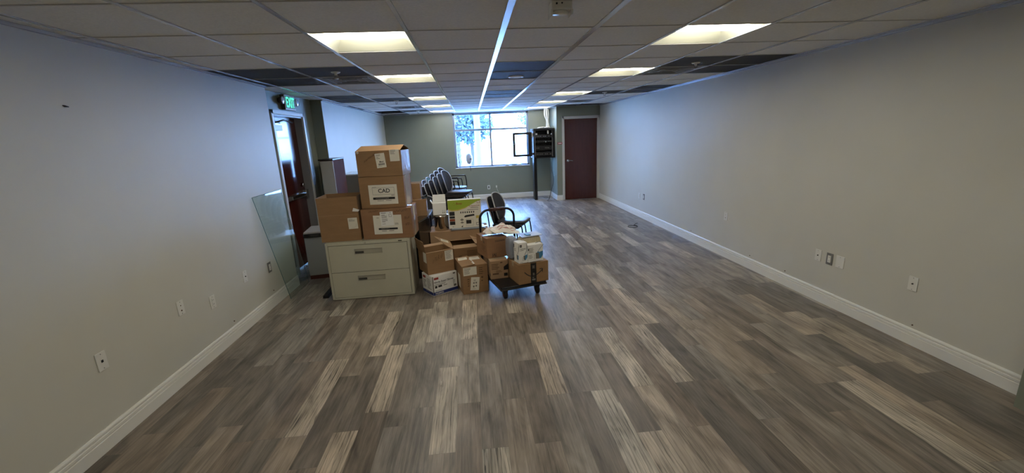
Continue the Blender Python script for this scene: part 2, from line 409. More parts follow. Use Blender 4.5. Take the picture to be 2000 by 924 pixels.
MB().box(WX0 - .012, YB - .012, WZ0 - .012, WX1 + .012, YB + .06, WZ0 + .004).build('window_sill', 'trim_white', win)
struct('ground_outside', MB().box(-60, YB + .3, -.6, 60, 120, -.5), 'outdoor_ground')
t = thing('building', 'sided building seen through the upper left window pane', 'building', (-5.5, 31, -.5))
mb = MB(); mb.box(-6, 0, 0, 5.0, 6, 7.5)
for i in range(15): mb.box(-6, -.06, .3 + i * .48, 5.05, 0, .42 + i * .48)
mb.build('wall', 'siding', t); MB().box(-6.3, -.4, 7.5, 5.4, 6.4, 7.8).build('roof', 'frame_grey', t)
t = tag(MB().lathe([(.13, -.5), (.13, 7)], (.66, 15, 0), seg=16).build('column_post', 'post_blue'), 'pale blue post standing outside behind the left window panes', 'post')
def tree(x, y, h, r, label, seed):
    t = thing('tree', label, 'tree', (x, y, -.5), 0, 'trees outside the window')
    MB().tube(smoothpath([(0, 0, 0), (.05, .02, h * .3), (-.04, .03, h * .6), (0, 0, h * .85)]), .12, seg=8).build('trunk', 'bark', t)
    rg = random.Random(seed); mb = MB()
    for i in range(1500):
        d = Vector((rg.gauss(0, 1), rg.gauss(0, 1), rg.gauss(0, 1))).normalized() * (rg.random() ** .4) * r
        p = Vector((d.x, d.y, h * .68 + d.z * .85)); a = Vector((rg.gauss(0, 1), rg.gauss(0, 1), rg.gauss(0, 1))).normalized(); b = a.orthogonal().normalized(); s_ = .12 + rg.random() * .12
        mb.add([p - a * s_, p + b * s_ * .5, p + a * s_, p - b * s_ * .5], [(0, 1, 2, 3)])
    mb.build('crown', 'leaves', t)
tree(.40, 27, 4.6, 1.65, 'tree behind the left window panes beside the post', 1)
tree(13.5, 95, 9.0, 2.2, 'small far tree seen through the upper right pane', 3)
tree(19.5, 90, 5.5, 1.9, 'small far tree seen through the glass rack door', 4)

# ------------------------------------------------------------------ doors
dr = tag(bpy.data.objects.new('door_1', None), kind='structure'); COL.objects.link(dr)
mb = MB()
for y0, y1, z0, z1 in ((DY0 - .05, DY0, 0, DH + .05), (DY1, DY1 + .05, 0, DH + .05), (DY0 - .05, DY1 + .05, DH, DH + .05)):
    mb.box(AX, y0, z0, AX + .018, y1, z1)
mb.build('door_frame', 'frame_pale', dr, bevel=.003)
mb = MB(); mb.box(AX - .2, DY0, 0, AX, DY0 + .02, DH); mb.box(AX - .2, DY1 - .02, 0, AX, DY1, DH); mb.box(AX - .2, DY0, DH - .02, AX, DY1, DH)
mb.box(AX - .2, DY1 - .06, 0, AX - .13, DY1 - .02, DH)
mb.build('jamb', 'frame_grey', dr)
MB().box(AX - .15, DY0 + .022, .008, AX - .105, DY1 - .022, DH - .022).build('door_leaf', 'wood_red', dr, bevel=.002)
mb = MB(); mb.box(AX - .105, DY0 + .05, .985, AX - .06, DY1 - .12, 1.045); mb.box(AX - .105, DY1 - .13, .95, AX - .05, DY1 - .04, 1.08)
mb.box(AX - .06, DY0 + .30, .992, AX - .045, DY1 - .14, 1.038)
bar = mb.build('panic_bar', 'steel', dr, bevel=.004); MB().lathe([(.0, .0), (.03, .0), (.03, .02), (.0, .02)], (AX - .10, DY1 - .10, 1.15), 'x', 14).build('lock_cylinder', 'steel', dr)
mb = MB(); mb.box(AX - .105, DY0 + .06, 1.93, AX - .045, DY0 + .34, 2.0)
cl = mb.build('door_closer', 'frame_pale', dr, bevel=.004)
MB().tube([(AX - .07, DY0 + .12, 2.02), (AX - .03, DY0 + .38, 2.07), (AX - .02, DY0 + .62, 2.04)], .010).tube([(AX - .075, DY0 + .1, 1.99), (AX - .075, DY0 + .1, 2.05)], .02).build('closer_arm', 'black_metal', cl)

dr = tag(bpy.data.objects.new('door_2', None), kind='structure'); COL.objects.link(dr)
mb = MB()
for x0, x1, z0, z1 in ((EX0 - .05, EX0, 0, 2.15), (EX1, XR - .004, 0, 2.15), (EX0 - .05, XR - .004, 2.10, 2.15)): mb.box(x0, EY - .016, z0, x1, EY, z1)
mb.box(EX0, EY, 0, EX0 + .015, EY + .15, 2.10); mb.box(EX1 - .015, EY, 0, EX1, EY + .15, 2.10); mb.box(EX0, EY, 2.085, EX1, EY + .15, 2.10)
mb.build('door_frame', 'frame_pale', dr, bevel=.003)
MB().box(EX0 + .017, EY + .02, .008, EX1 - .017, EY + .065, 2.083).build('door_leaf', 'wood_red', dr, bevel=.002)
mb = MB(); mb.lathe([(0, -.008), (.034, -.008), (.034, 0), (0, 0)], (2.87, EY + .02, 1.03), 'y', 18); mb.tube([(2.87, EY + .02, 1.03), (2.87, EY - .035, 1.03)], .011); mb.tube(smoothpath([(2.87, EY - .035, 1.03), (2.92, EY - .038, 1.035), (2.985, EY - .032, 1.025)]), .010)
mb.build('door_handle', 'steel', dr)

sg = thing('room_sign', 'small red sign on the grey wall left of the storage door', 'sign', (2.655, EY, 1.485))
MB().box(-.06, -.006, -.028, .06, 0, .028).build('plate', 'sign_red', sg)
mb = MB(); mb.box(-.042, -.0068, -.010, .042, -.006, .010); mb.build('lettering', 'paper_white', sg)

# exit sign with two lamp heads
ex = thing('exit_sign', 'lit green EXIT sign with two lamp heads above the exit door', 'sign', (AX, 3.27, 2.295))
MB().box(0, -.17, -.10, .055, .17, .095, mats=[0, 0, 1, 0, 0, 0]).build('housing', ['exit_housing', 'exit_dark'], ex, bevel=.006)
MB().box(.055, -.145, -.078, .058, .145, .075).build('face_panel', 'exit_face', ex)
mb = MB(); mb.text('EXIT', .185, (.0595, .0, -.062), (0, 1, 0), (0, 0, 1), (1, 0, 0), 0, bold=True)
xs = [p[1] for p in mb.v]; off = -(max(xs) + min(xs)) / 2; mb.v = [(a, (b_ + off) * .70, c) for a, b_, c in mb.v]
mb.build('letters', 'exit_green', ex)
for sgn in (-1, 1):
    hd = MB().lathe([(0, -.03), (.03, -.03), (.05, .01), (.052, .03), (.046, .032)], (.03, sgn * .232, .015), 'x', 18).tube([(.02, sgn * .165, .01), (.02, sgn * .232, .015)], .016).build('lamp_head', 'exit_dark' if sgn < 0 else 'exit_housing', ex)
    MB().lathe([(.046, .080), (.03, .088), (0, .09)], (-.02, sgn * .232, .015), 'x', 18).build('lamp_lens', 'lamp_glass', hd)

# ------------------------------------------------------------------ ceiling fixtures
side = {-1: 'left', 3: 'right'}
ordn = {-4: 'added unseen overhead', 0: 'nearest', 3: 'second', 7: 'third', 10: 'fourth', 13: 'farthest'}
def tray(flip):
    hs = MB(); x0, x1, y0, y1 = .012, T - .012, .012, T - .012; zc = .075
    # sloped wings rising from the opening to a flat centre
    a, b_ = .17, .44
    P = [(x0, y0, 0), (x1, y0, 0), (x1, y1, 0), (x0, y1, 0), (x0 + .09, a, zc), (x1 - .09, a, zc), (x1 - .09, b_, zc), (x0 + .09, b_, zc)]
    hs.add(P, [(0, 1, 5, 4), (1, 2, 6, 5), (2, 3, 7, 6), (3, 0, 4, 7), (4, 5, 6, 7)])
    Q = [(p[0] + (-.008 if p[0] < .3 else .008), p[1] + (-.008 if p[1] < .3 else .008), p[2] + .012) for p in P]
    hs.add(Q, [(0, 1, 5, 4), (1, 2, 6, 5), (2, 3, 7, 6), (3, 0, 4, 7), (4, 5, 6, 7)])
    ln = MB(); n = 10
    xa, xb = (.075, T - .03) if not flip else (.03, T - .075)
    prof = [(.060 + .275 * i / n, .072 - .069 * math.sin(math.pi * i / n)) for i in range(n + 1)]
    ln.grid(lambda u, v_: (xa + (xb - xa) * v_, prof[int(round(u * n))][0], prof[int(round(u * n))][1]), n + 1, 2)
    ln.add([(xa, p[0], p[1]) for p in prof], [tuple(range(n + 1))]); ln.add([(xb, p[0], p[1]) for p in prof], [tuple(range(n + 1))[::-1]])
    return hs, ln
for c, r in LIGHTS:
    t = thing('ceiling_light', '%s square troffer light in the %s row of ceiling lights' % (ordn[r], side[c]), 'ceiling light', (c * T, r * T, H), 0, 'recessed ceiling lights')
    hs, ln = tray(c == 3)
    hs.build('housing', 'light_white', t); ln.build('lens', 'lens_glow', t)

def where(c, r):
    return c * T + T / 2, r * T + T / 2
dark_label = {
 (-3, 2): 'dark ceiling tile near the left wall, nearer of the front pair', (-3, 3): 'dark ceiling tile near the left wall, farther of the front pair',
 (-2, 2): 'dark ceiling tile with a sprinkler, before the second left light', (1, 2): 'plain dark ceiling tile before the round downlight tile', (1, 3): 'dark ceiling tile with a round white downlight in it',
 (4, 2): 'dark ceiling tile with a sprinkler, before the second right light', (5, 2): 'dark ceiling tile by the right wall, nearer of the front pair', (5, 3): 'dark ceiling tile by the right wall, farther of the front pair',
 (-3, 6): 'dark ceiling tile above the exit alcove, nearer of two', (-3, 7): 'dark ceiling tile above the exit alcove, farther of two', (-2, 7): 'dark ceiling tile with a sprinkler left of the third left light',
 (1, 6): 'dark centre ceiling tile beyond the downlight, nearer of two', (1, 7): 'dark centre ceiling tile beyond the downlight, farther of two', (4, 7): 'dark ceiling tile with a sprinkler right of the third right light',
 (5, 6): 'dark ceiling tile by the right wall, nearer of the middle pair', (5, 7): 'dark ceiling tile by the right wall, farther of the middle pair', (-2, 12): 'dark ceiling tile with a sprinkler beside the open ceiling hole',
 (4, 12): 'dark ceiling tile above the storage door, left one', (5, 12): 'dark ceiling tile above the storage door, by the right wall', (1, 12): 'dark ceiling tile right before the window',
 (-4, 2): 'narrow dark tile strip along the left wall, nearer piece', (-4, 3): 'narrow dark tile strip along the left wall, farther piece', (-4, 9): 'narrow dark tile strip over the far left wall, nearer piece', (-4, 10): 'narrow dark tile strip over the far left wall, farther piece'}
for c, r in DARK:
    x0 = max(c * T, XL if r < 4 else -1.93); x1 = min((c + 1) * T, XR)
    o = MB().box(x0 + .003, r * T + .003, H + .001, x1 - .003, r * T + T - .003, H + .014).build('ceiling_tile', 'tile_dark')
    tag(o, dark_label[(c, r)], 'ceiling tile', 'dark ceiling tiles')
vl = {(-2, 3): 'stained grey ceiling vent left of the second left light', (4, 3): 'stained grey ceiling vent right of the second right light', (-2, 10): 'pale grey ceiling vent left of the fourth left light', (4, 10): 'pale grey ceiling vent right of the fourth right light'}
for c, r in VENTS:
    t = thing('ceiling_vent', vl[(c, r)], 'vent', (c * T, r * T, H), 0, 'square ceiling vents')
    MB().box(.004, .004, .001, T - .004, T - .004, .014).build('panel', 'vent_grey', t)
    mb = MB()
    for i in range(1, 4):
        k = .075 * i
        for a in ((k, k, T - k, k + .012), (k, T - k - .012, T - k, T - k), (k, k + .012, k + .012, T - k - .012), (T - k - .012, k + .012, T - k, T - k - .012)): mb.box(a[0], a[1], -.006, a[2], a[3], .001)
    mb.build('louver', 'vent_grey', t, each=True)
mb = MB()
for c, r in OPEN:
    x0, y0, y1 = c * T, r * T, min((r + 1) * T, YB - .25)
    if r == 12: ya = y0
x0, x1, y0, y1 = -3 * T, -2 * T, 12 * T, 13.6 * T
for a in ((x0, y0, x0 + .004, y1), (x1 - .004, y0, x1, y1), (x0, y0, x1, y0 + .004), (x0, y1 - .004, x1, y1)): mb.box(a[0], a[1], H, a[2], a[3], H + .28)
struct('trim_3', mb, 'tile_open')
struct('trim_4', MB().box(-3 * T, 13.6 * T, H, -2 * T, YB, H + .016), 'ceiling_white')

def sprinkler(x, y, label):
    t = thing('sprinkler', label, 'sprinkler', (x, y, H), 0, 'ceiling sprinklers')
    MB().lathe([(0, 0), (.045, 0), (.040, -.008), (.014, -.012), (.012, -.03), (0, -.03)], seg=16).build('escutcheon', 'plastic_white', t)
    MB().tube([(-.014, 0, -.028), (-.017, 0, -.045), (0, 0, -.058), (.017, 0, -.045), (.014, 0, -.028)], .0035, seg=6).lathe([(0, -.058), (.026, -.058), (.026, -.061), (0, -.061)], seg=14).build('deflector', 'steel', t)
sprinkler(-.90, 1.53, 'sprinkler head on the dark tile before the second left light')
sprinkler(2.78, 1.60, 'sprinkler head on the dark tile before the second right light')
sprinkler(-.87, 4.75, 'sprinkler head left of the third left light')
sprinkler(2.75, 4.58, 'sprinkler head right of the third right light')
sprinkler(-.85, 7.65, 'far sprinkler head beside the open ceiling hole')
t = thing('downlight', 'round white downlight in the dark centre ceiling tile', 'ceiling light', (.93, 2.24, H))
MB().lathe([(0, -.004), (.07, -.004), (.088, -.009), (.092, -.004), (.092, .0)], seg=32).build('trim_ring', 'plastic_white', t)
MB().lathe([(0, -.006), (.068, -.006), (.070, -.0045)], seg=32).build('diffuser', 'paper_white', t)
t = thing('ceiling_box', 'white box mount on the ceiling near the camera with two dark holes', 'mount', (.87, -.515, H))
MB().box(-.055, -.045, -.045, .055, .045, 0).build('housing', 'plastic_white', t, bevel=.006)
MB().lathe([(0, -.046), (.005, -.046), (.005, -.044)], (-.028, 0, -.016), 'y', 12).lathe([(0, -.046), (.004, -.046), (.004, -.044)], (.0, 0, -.014), 'y', 12).build('hole', 'hole_black', t, each=True)
mb = MB(); mb.box(-.058, -.045, -.075, -.050, .04, -.044); mb.box(.050, -.045, -.068, .058, .04, -.044); mb.lathe([(.042, -.046), (.042, -.056), (0, -.058)], seg=20); mb.build('bracket', 'plastic_white', t)

# ------------------------------------------------------------------ wall plates
def plate(x, sgn, y, z, kind, label, grp, wide=.07):
    t = thing('wall_plate', label, 'wall plate', (x, y, z), R(-90) if sgn > 0 else R(90), grp)   # local -y points into the room
    t.rotation_euler = (0, 0, R(90) if sgn > 0 else R(-90))
    g = kind == 'grey'
    MB().box(-wide / 2, -.006, -.057, wide / 2, 0, .057).build('plate', 'plastic_grey' if g else 'plastic_white', t, bevel=.0025)
    if kind in ('grey', 'duplex'):
        MB().box(-.017, -.009, -.034, .017, -.005, .034).build('receptacle', 'plastic_white', t, bevel=.002)
        mb = MB()
        for zz in (-.018, .018):
            for dx in (-.006, .006): mb.box(dx - .001, -.0096, zz - .005, dx + .001, -.0088, zz + .005)
        mb.build('slot', 'hole_black', t, each=True)
    if kind == 'jack': MB().box(-.007, -.0075, -.008, .007, -.005, .008).build('jack', 'hole_black', t)
    if kind == 'coax': MB().lathe([(0, -.013), (.005, -.013), (.006, -.006), (.006, -.004)], (0, 0, 0), 'y', 10).build('connector', 'hole_black', t)
    if kind == 'two': MB().lathe([(0, -.008), (.006, -.008), (.006, -.005)], (.0, 0, -.022), 'y', 10).lathe([(0, -.008), (.004, -.008), (.004, -.005)], (0, 0, .018), 'y', 10).build('jack', 'ink_brown', t, each=True)
    mb = MB()
    for zz in (-.045, .045): mb.lathe([(0, -.0072), (.003, -.0072), (.003, -.0055)], (0, 0, zz), 'y', 8)
    mb.build('screw', 'plastic_grey' if not g else 'steel', t, each=True)
gl, gr = 'plates on the left wall', 'plates on the right wall'
plate(XL, 1, -.40, .523, 'jack', 'white single jack plate nearest the camera on the left wall', gl)
plate(XL, 1, .315, .562, 'two', 'white plate with two round jacks on the left wall', gl)
plate(XL, 1, .686, .457, 'duplex', 'white plain outlet, third plate along the left wall', gl)
plate(XL, 1, 1.229, .502, 'coax', 'white coax plate before the grey outlet on left wall', gl)
plate(XL, 1, 1.72, .44, 'grey', 'grey framed outlet beside the leaning glass pane', gl)
plate(XR, -1, 5.24, .435, 'duplex', 'white outlet on the far right wall beside a grey one', gr)
plate(XR, -1, 5.02, .44, 'grey', 'grey framed outlet on the far right wall', gr)
plate(XR, -1, 2.303, .56, 'two', 'lone white jack plate midway along the right wall', gr)
plate(XR, -1, .755, .458, 'coax', 'white coax plate left of the grey outlet, right wall', gr)
plate(XR, -1, .622, .457, 'grey', 'grey framed outlet in the row of three plates', gr)
plate(XR, -1, .505, .46, 'blank', 'white blank plate right of the grey outlet, right wall', gr, .085)
plate(XR, -1, -.148, .485, 'coax', 'white jack plate nearest the camera on the right wall', gr)
t = thing('wall_plate', 'white outlet on the sage wall below the window', 'wall plate', (.79, YB, .33)); 
MB().box(-.036, -.006, -.057, .036, 0, .057).build('plate', 'plastic_white', t, bevel=.0025); MB().box(-.014, -.009, -.034, .014, -.005, .034).build('receptacle', 'hole_black', t)
t = thing('wall_plate', 'small white cable plate right of the outlet under the window', 'wall plate', (1.01, YB, .34)); 
MB().box(-.018, -.012, -.03, .018, 0, .03).build('plate', 'plastic_white', t, bevel=.003)
tag(MB().tube(smoothpath([(1.01, YB - .012, .32), (1.04, YB - .03, .22), (1.10, YB - .06, .10), (1.17, YB - .07, .03), (1.3, YB - .12, .005)]), .004, seg=6).build('wall_cable', 'cable_white'), 'thin white cable hanging from the wall below the window', 'cable')
tag(MB().lathe([(0, -.012), (.011, -.010), (.013, 0)], (2.575, 8.35, .62), 'x', 12).build('wall_stub', 'plastic_white'), 'small white knob on the wall side below the rack', 'knob')
tag(MB().tube([(XL, -.178, 2.012), (XL + .006, -.17, 2.008), (XL + .008, -.15, 2.006)], [.002, .006, .003], seg=6).build('wall_anchor', 'hole_black'), 'small dark torn anchor hole high on the left wall', 'anchor')
for i, (yy, zz, lb) in enumerate(((.92, .17, 'tiny dark nail above the left baseboard, near one'), (1.72, .17, 'tiny dark nail above the left baseboard by the glass'))):
    tag(MB().lathe([(0, .006), (.005, .006), (.006, 0)], (XL, yy, zz), 'x', 8).build('wall_nail', 'ink_brown'), lb, 'nail')

for yy, zz, lb in ((3.17, .165, 'tiny dark nail above the far part of the right baseboard'), (1.755, .165, 'tiny dark nail above the right baseboard before the three plates'), (1.16, .16, 'tiny nail above the right baseboard below the three plates'), (-.20, .16, 'tiny dark nail above the right baseboard nearest the camera')):
    tag(MB().lathe([(0, -.006), (.005, -.006), (.006, 0)], (XR, yy, zz), 'x', 8).build('wall_nail', 'ink_brown'), lb, 'nail')

# ------------------------------------------------------------------ floor cords and small floor bits
cx, cy = 3.24, 4.36
loop = [(cx + .085 * math.cos(a * .3), cy + .10 * math.sin(a * .3), .005 + .0004 * a) for a in range(0, 25)]
tag(MB().tube(loop + [(cx + .10, cy + .12, .03), (cx + .15, cy + .19, .02), (cx + .2, cy + .27, .006)], .0048, seg=6).build('coiled_cord', 'cord_black'), 'short coiled black cord lying on the floor by the right wall', 'cord')
tag(MB().tube(smoothpath([(2.53, 8.30, 1.12), (2.50, 8.25, .8), (2.53, 8.25, .5), (2.44, 8.2, .2), (2.38, 8.15, .02), (2.34, 8.1, .006)]), .006, seg=6).build('power_cable', 'cord_black'), 'black power cord hanging from the rack to the floor', 'cord')
tag(MB().tube(smoothpath([(2.12, 8.25, .006), (2.25, 8.12, .006), (2.36, 8.2, .006), (2.5, 8.12, .006), (2.3, 8.32, .006), (2.2, 8.5, .006)]), .005, seg=6).build('floor_cable', 'cable_white'), 'loose white cable lying on the floor below the rack', 'cable')

# ------------------------------------------------------------------ wall rack
t = thing('network_rack', 'black open wall rack cabinet in the corner beside the window', 'rack', (2.0, 8.19, 1.12))
mb = MB(); W_, D_, HH = .565, .55, .76
mb.box(0, 0, 0, W_, D_, .02); mb.box(0, 0, HH - .02, W_, D_, HH); mb.box(W_ - .02, 0, .02, W_, D_, HH - .02); mb.box(0, D_ - .02, .02, W_ - .02, D_, HH - .02); mb.box(0, 0, .02, .02, D_, HH - .02)
mb.box(0, -.012, 0, .03, 0, HH); mb.box(W_ - .03, -.012, 0, W_, 0, HH); mb.box(.03, -.012, HH - .05, W_ - .03, 0, HH); mb.box(.03, -.012, 0, W_ - .03, 0, .03)
mb.build('cabinet_shell', 'black_metal', t, bevel=.003)
mb = MB()
for x in (.045, W_ - .06): mb.box(x, .05, .03, x + .015, .07, HH - .05)
mb.build('rack_rail', 'frame_grey', t, each=True)
for z, h, d in ((.52, .085, .06), (.40, .05, .09), (.20, .12, .12), (.05, .10, .10)):
    e = MB().box(.06, d, z, W_ - .06, .40, z + h).build('rack_unit', 'plastic_black', t, bevel=.003)
    mb = MB()
    for i in range(9):
        if random.random() < .7: mb.box(.10 + i * .045, d - .002, z + h * .35, .12 + i * .045, d, z + h * .6)
    if mb.v: mb.build('port', 'frame_grey', e, each=True)
mb = MB(); mb.box(.07, .056, .60, .115, .058, .645); mb.box(.38, .05, .62, .42, .056, .72); mb.box(.33, .08, .40, .36, .088, .43); mb.box(.48, .05, .60, .50, .056, .63); mb.build('tag', 'paper_white', t, each=True)
mb = MB()
for i in range(7):
    x = .12 + .05 * i
    mb.tube(smoothpath([(x, .05, .5 + .02 * (i % 3)), (x + .02, .02, .4), (x - .02, .03, .3), (x + .03, .06, .22)]), .004, seg=5)
mb.build('patch_cable', 'cord_black', t, each=True)
dd = MB(); dw, dh = .50, .62; x1 = -.045; x0 = x1 - dw; zb = .06
dd.box(x0, -.02, zb, x0 + .06, .005, zb + dh); dd.box(x1 - .095, -.02, zb, x1, .005, zb + dh); dd.box(x0 + .05, -.02, zb, x1 - .075, .005, zb + .055); dd.box(x0 + .05, -.02, zb + dh - .055, x1 - .075, .005, zb + dh)
dd.box(x1, -.012, zb + .03, 0.0, .003, zb + .09); dd.box(x1, -.012, zb + dh - .09, 0.0, .003, zb + dh - .03)
door = dd.build('rack_door', 'black_metal', t, bevel=.003)
MB().box(x0 + .05, -.009, zb + .045, x1 - .075, -.005, zb + dh - .045).build('door_glass', 'dark_glass', door)
MB().lathe([(0, -.03), (.012, -.028), (.012, -.018)], (x0 + .025, 0, zb + .33), 'y', 12).build('latch', 'steel', door)
mb = MB(); mb.box(-.04, -.02, .02, -.012, .02, .06); mb.box(-.05, -.024, .55, -.008, .02, .66); mb.box(-.035, -.022, .70, -.01, .02, .75); mb.tube([(-.030, -.01, .06), (-.034, -.01, .55)], .006); mb.build('hinge', 'steel', t, each=True)
mb = MB(); mb.box(.0, .0, -1.12, .075, .035, 0); mb.box(0, .035, -1.12, .02, .28, 0); mb.box(.0, .0, -.03, .075, .28, 0)
mb.build('leg', 'black_metal', t, bevel=.003)
tag(MB().tube(smoothpath([(2.15, 8.4, 1.895), (2.25, 8.34, 1.91), (2.33, 8.42, 1.90), (2.42, 8.35, 1.915), (2.50, 8.45, 1.90)]), .012, seg=6).tube(smoothpath([(2.2, 8.5, 1.895), (2.3, 8.4, 1.915), (2.45, 8.5, 1.90)]), .01, seg=6).build('cable_coil', 'cable_white'), 'white cables lying coiled on top of the black rack', 'cable')
for i in range(5):
    dx, dy = (i - 2) * .022, (i % 2) * .04
    tag(MB().tube(smoothpath([(2.42 + dx * .8, 8.55 + dy, H + .06), (2.42 + dx * 1.3, 8.53 + dy, 2.25), (2.44 + dx * .5, 8.54 + dy, 2.08), (2.45 + dx, 8.5 + dy, 1.885)]), .009, seg=6).build('riser_cable', 'cable_white'), 'white cable of the bundle dropping from ceiling to rack', 'cable', 'cable bundle above the rack')

# things hanging in the window and lying on its sill
t = thing('hanging_pouch', 'pale lumpy pouch hanging on a cord in the left window pane', 'pouch', (.28, YB - .02, 1.0))
MB().lathe([(0, 0), (.05, .02), (.085, .1), (.09, .2), (.075, .27), (.03, .31), (0, .315)], seg=14).build('pouch', 'wrap_white', t)
MB().tube([(0, 0, .31), (-.01, 0, .52), (-.005, .03, .62)], .005, seg=6).tube([(.01, -.05, .16), (.02, -.08, -.02), (.03, -.04, -.18)], .007, seg=6).build('cord', 'cord_black', t)
MB().box(.02, -.10, .13, .075, -.075, .17).build('clip', 'plastic_grey', t)
t = thing('blind_cord', 'thin beaded blind cord hanging at the left of the window', 'cord', (0.0, YB - .01, 1.30))
mb = MB(); mb.tube([(0, 0, 0), (.015, -.005, -.2), (.02, -.01, -.45)], .004, seg=6)
for k in range(4): mb.lathe([(0, -.03), (.009, -.02), (.009, .02), (0, .03)], (.003 * k, -.003, -.03 - k * .1), seg=8)
mb.build('beads', 'plastic_grey', t)
for i, (x, lb) in enumerate(((1.35, 'crumpled grey scrap on the window sill, left one'), (1.55, 'crumpled dark scrap on the window sill, middle one'), (1.70, 'crumpled pale scrap on the sill beside the rack door'))):
    rg = random.Random(i); mb = MB()
    mb.grid(lambda u, v_: (x + .06 * math.sin(math.pi * v_) * math.cos(2 * math.pi * u) * (1 + .3 * rg.random()), YB + .02 + .03 * math.sin(math.pi * v_) * math.sin(2 * math.pi * u), WZ0 + .005 + .016 + .016 * -math.cos(math.pi * v_) * (1 + .5 * rg.random())), 10, 7, wrapu=True, smooth=False)
    tag(mb.build('paper_scrap', ('plastic_grey', 'vinyl', 'wrap_white')[i]), lb, 'scrap')

# ------------------------------------------------------------------ cartons
def F_front(w, d, h): return ((0, 0, 0), (1, 0, 0), (0, 0, 1), (0, -1, 0))
def F_left(w, d, h): return ((0, d, 0), (0, -1, 0), (0, 0, 1), (-1, 0, 0))
def F_right(w, d, h): return ((w, 0, 0), (0, 1, 0), (0, 0, 1), (1, 0, 0))
def F_top(w, d, h): return ((0, 0, h), (1, 0, 0), (0, 1, 0), (0, 0, 1))
def sheet(parent, name, fr, x, z, w, h, ops=(), rot=0.0, mats=('paper', 'ink', 'ink_grey'), paper=True, label=None, thick=.0012, lift=.0006):
    o, u, v_, n = [Vector(a) for a in fr]; c, s_ = math.cos(R(rot)), math.sin(R(rot)); u2, v2 = u * c + v_ * s_, v_ * c - u * s_
    ctr = o + u * (x + w / 2) + v_ * (z + h / 2)
    P = lambda fx, fz, l=0.0: ctr + u2 * (fx - .5) * w + v2 * (fz - .5) * h + n * l
    mb = MB(); base_ = lift
    if paper: mb.slab([P(0, 0, lift), P(1, 0, lift), P(1, 1, lift), P(0, 1, lift)], n, thick, 0); base_ = lift + thick
    L = base_ + .0005
    for k, op in enumerate(ops):
        if op[0] == 't': mb.text(op[1], op[4], P(op[2], op[3]), u2, v2, n, op[5], bold=len(op) > 6, lift=L + .0004)
        elif op[0] == 'r': mb.add([P(op[1], op[2], L), P(op[3], op[2], L), P(op[3], op[4], L), P(op[1], op[4], L)], [(0, 1, 2, 3)], op[5])
        elif op[0] == 'p': mb.add([P(a, b, L + .0002 * (k % 3)) for a, b in op[1]], [tuple(range(len(op[1])))], op[2])
        elif op[0] == 'l':
            _, x0, z0, x1, nn, dz, m_ = op; rg = random.Random(k)
            for i in range(nn):
                e_ = x0 + (x1 - x0) * (.55 + .45 * rg.random()); th = dz * .38
                mb.add([P(x0, z0 - i * dz, L), P(e_, z0 - i * dz, L), P(e_, z0 - i * dz + th, L), P(x0, z0 - i * dz + th, L)], [(0, 1, 2, 3)], m_)
        elif op[0] == 'o':
            _, a0, b0, a1, b1, tk, m_ = op
            for q in ((a0, b0, a1, b0 + tk), (a0, b1 - tk, a1, b1), (a0, b0, a0 + tk * h / w, b1), (a1 - tk * h / w, b0, a1, b1)):
                mb.add([P(q[0], q[1], L), P(q[2], q[1], L), P(q[2], q[3], L), P(q[0], q[3], L)], [(0, 1, 2, 3)], m_)
        elif op[0] == 's':   # pen stroke: polyline ribbon
            _, pts, wd, m_ = op
            for (a, b), (c2, d2) in zip(pts, pts[1:]):
                p, q = P(a, b, L), P(c2, d2, L); dd_ = (q - p)
                if dd_.length < 1e-6: continue
                sd = dd_.normalized().cross(n) * wd / 2
                mb.add([p - sd, q - sd, q + sd, p + sd], [(0, 1, 2, 3)], m_)
    ob = mb.build(name, list(mats), parent)
    if label: ob['label'] = label
    return ob
def scribble(x0, z0, x1, z1, n, amp, seed):
    rg = random.Random(seed)
    return [(x0 + (x1 - x0) * i / n + rg.uniform(-.01, .01), z0 + (z1 - z0) * i / n + amp * (1 if i % 2 else -1) * rg.uniform(.4, 1)) for i in range(n + 1)]
TH = .005
def carton(label, loc, rz, w, d, h, closed=True, cm='cardboard', group=None, seam=True, name='cardboard_box'):
    t = thing(name, label, 'box', loc, rz, group); t['dims'] = (w, d, h)
    mb = MB()
    for a in ((0, 0, 0, w, d, TH), (0, 0, TH, w, TH, h), (0, d - TH, TH, w, d, h), (0, TH, TH, TH, d - TH, h), (w - TH, TH, TH, w, d - TH, h)): mb.box(*a)
    mb.build('carton_body', [cm], t, bevel=.0015, seg=1)
    if closed:
        mb = MB(); g = .0008
        mb.box(0, 0, h, w, d / 2 - g, h + .004); mb.box(0, d / 2 + g, h, w, d, h + .004); mb.build('flap', [cm], t, bevel=.001, seg=1)
        if seam: MB().box(0.001, d / 2 - .024, h + .0042, w - .001, d / 2 + .024, h + .0052).box(-.0012, d / 2 - .024, h - .05, -.0002, d / 2 + .024, h + .0052).box(w + .0002, d / 2 - .024, h - .05, w + .0012, d / 2 + .024, h + .0052).build('tape', 'tape_clear', t)
    return t
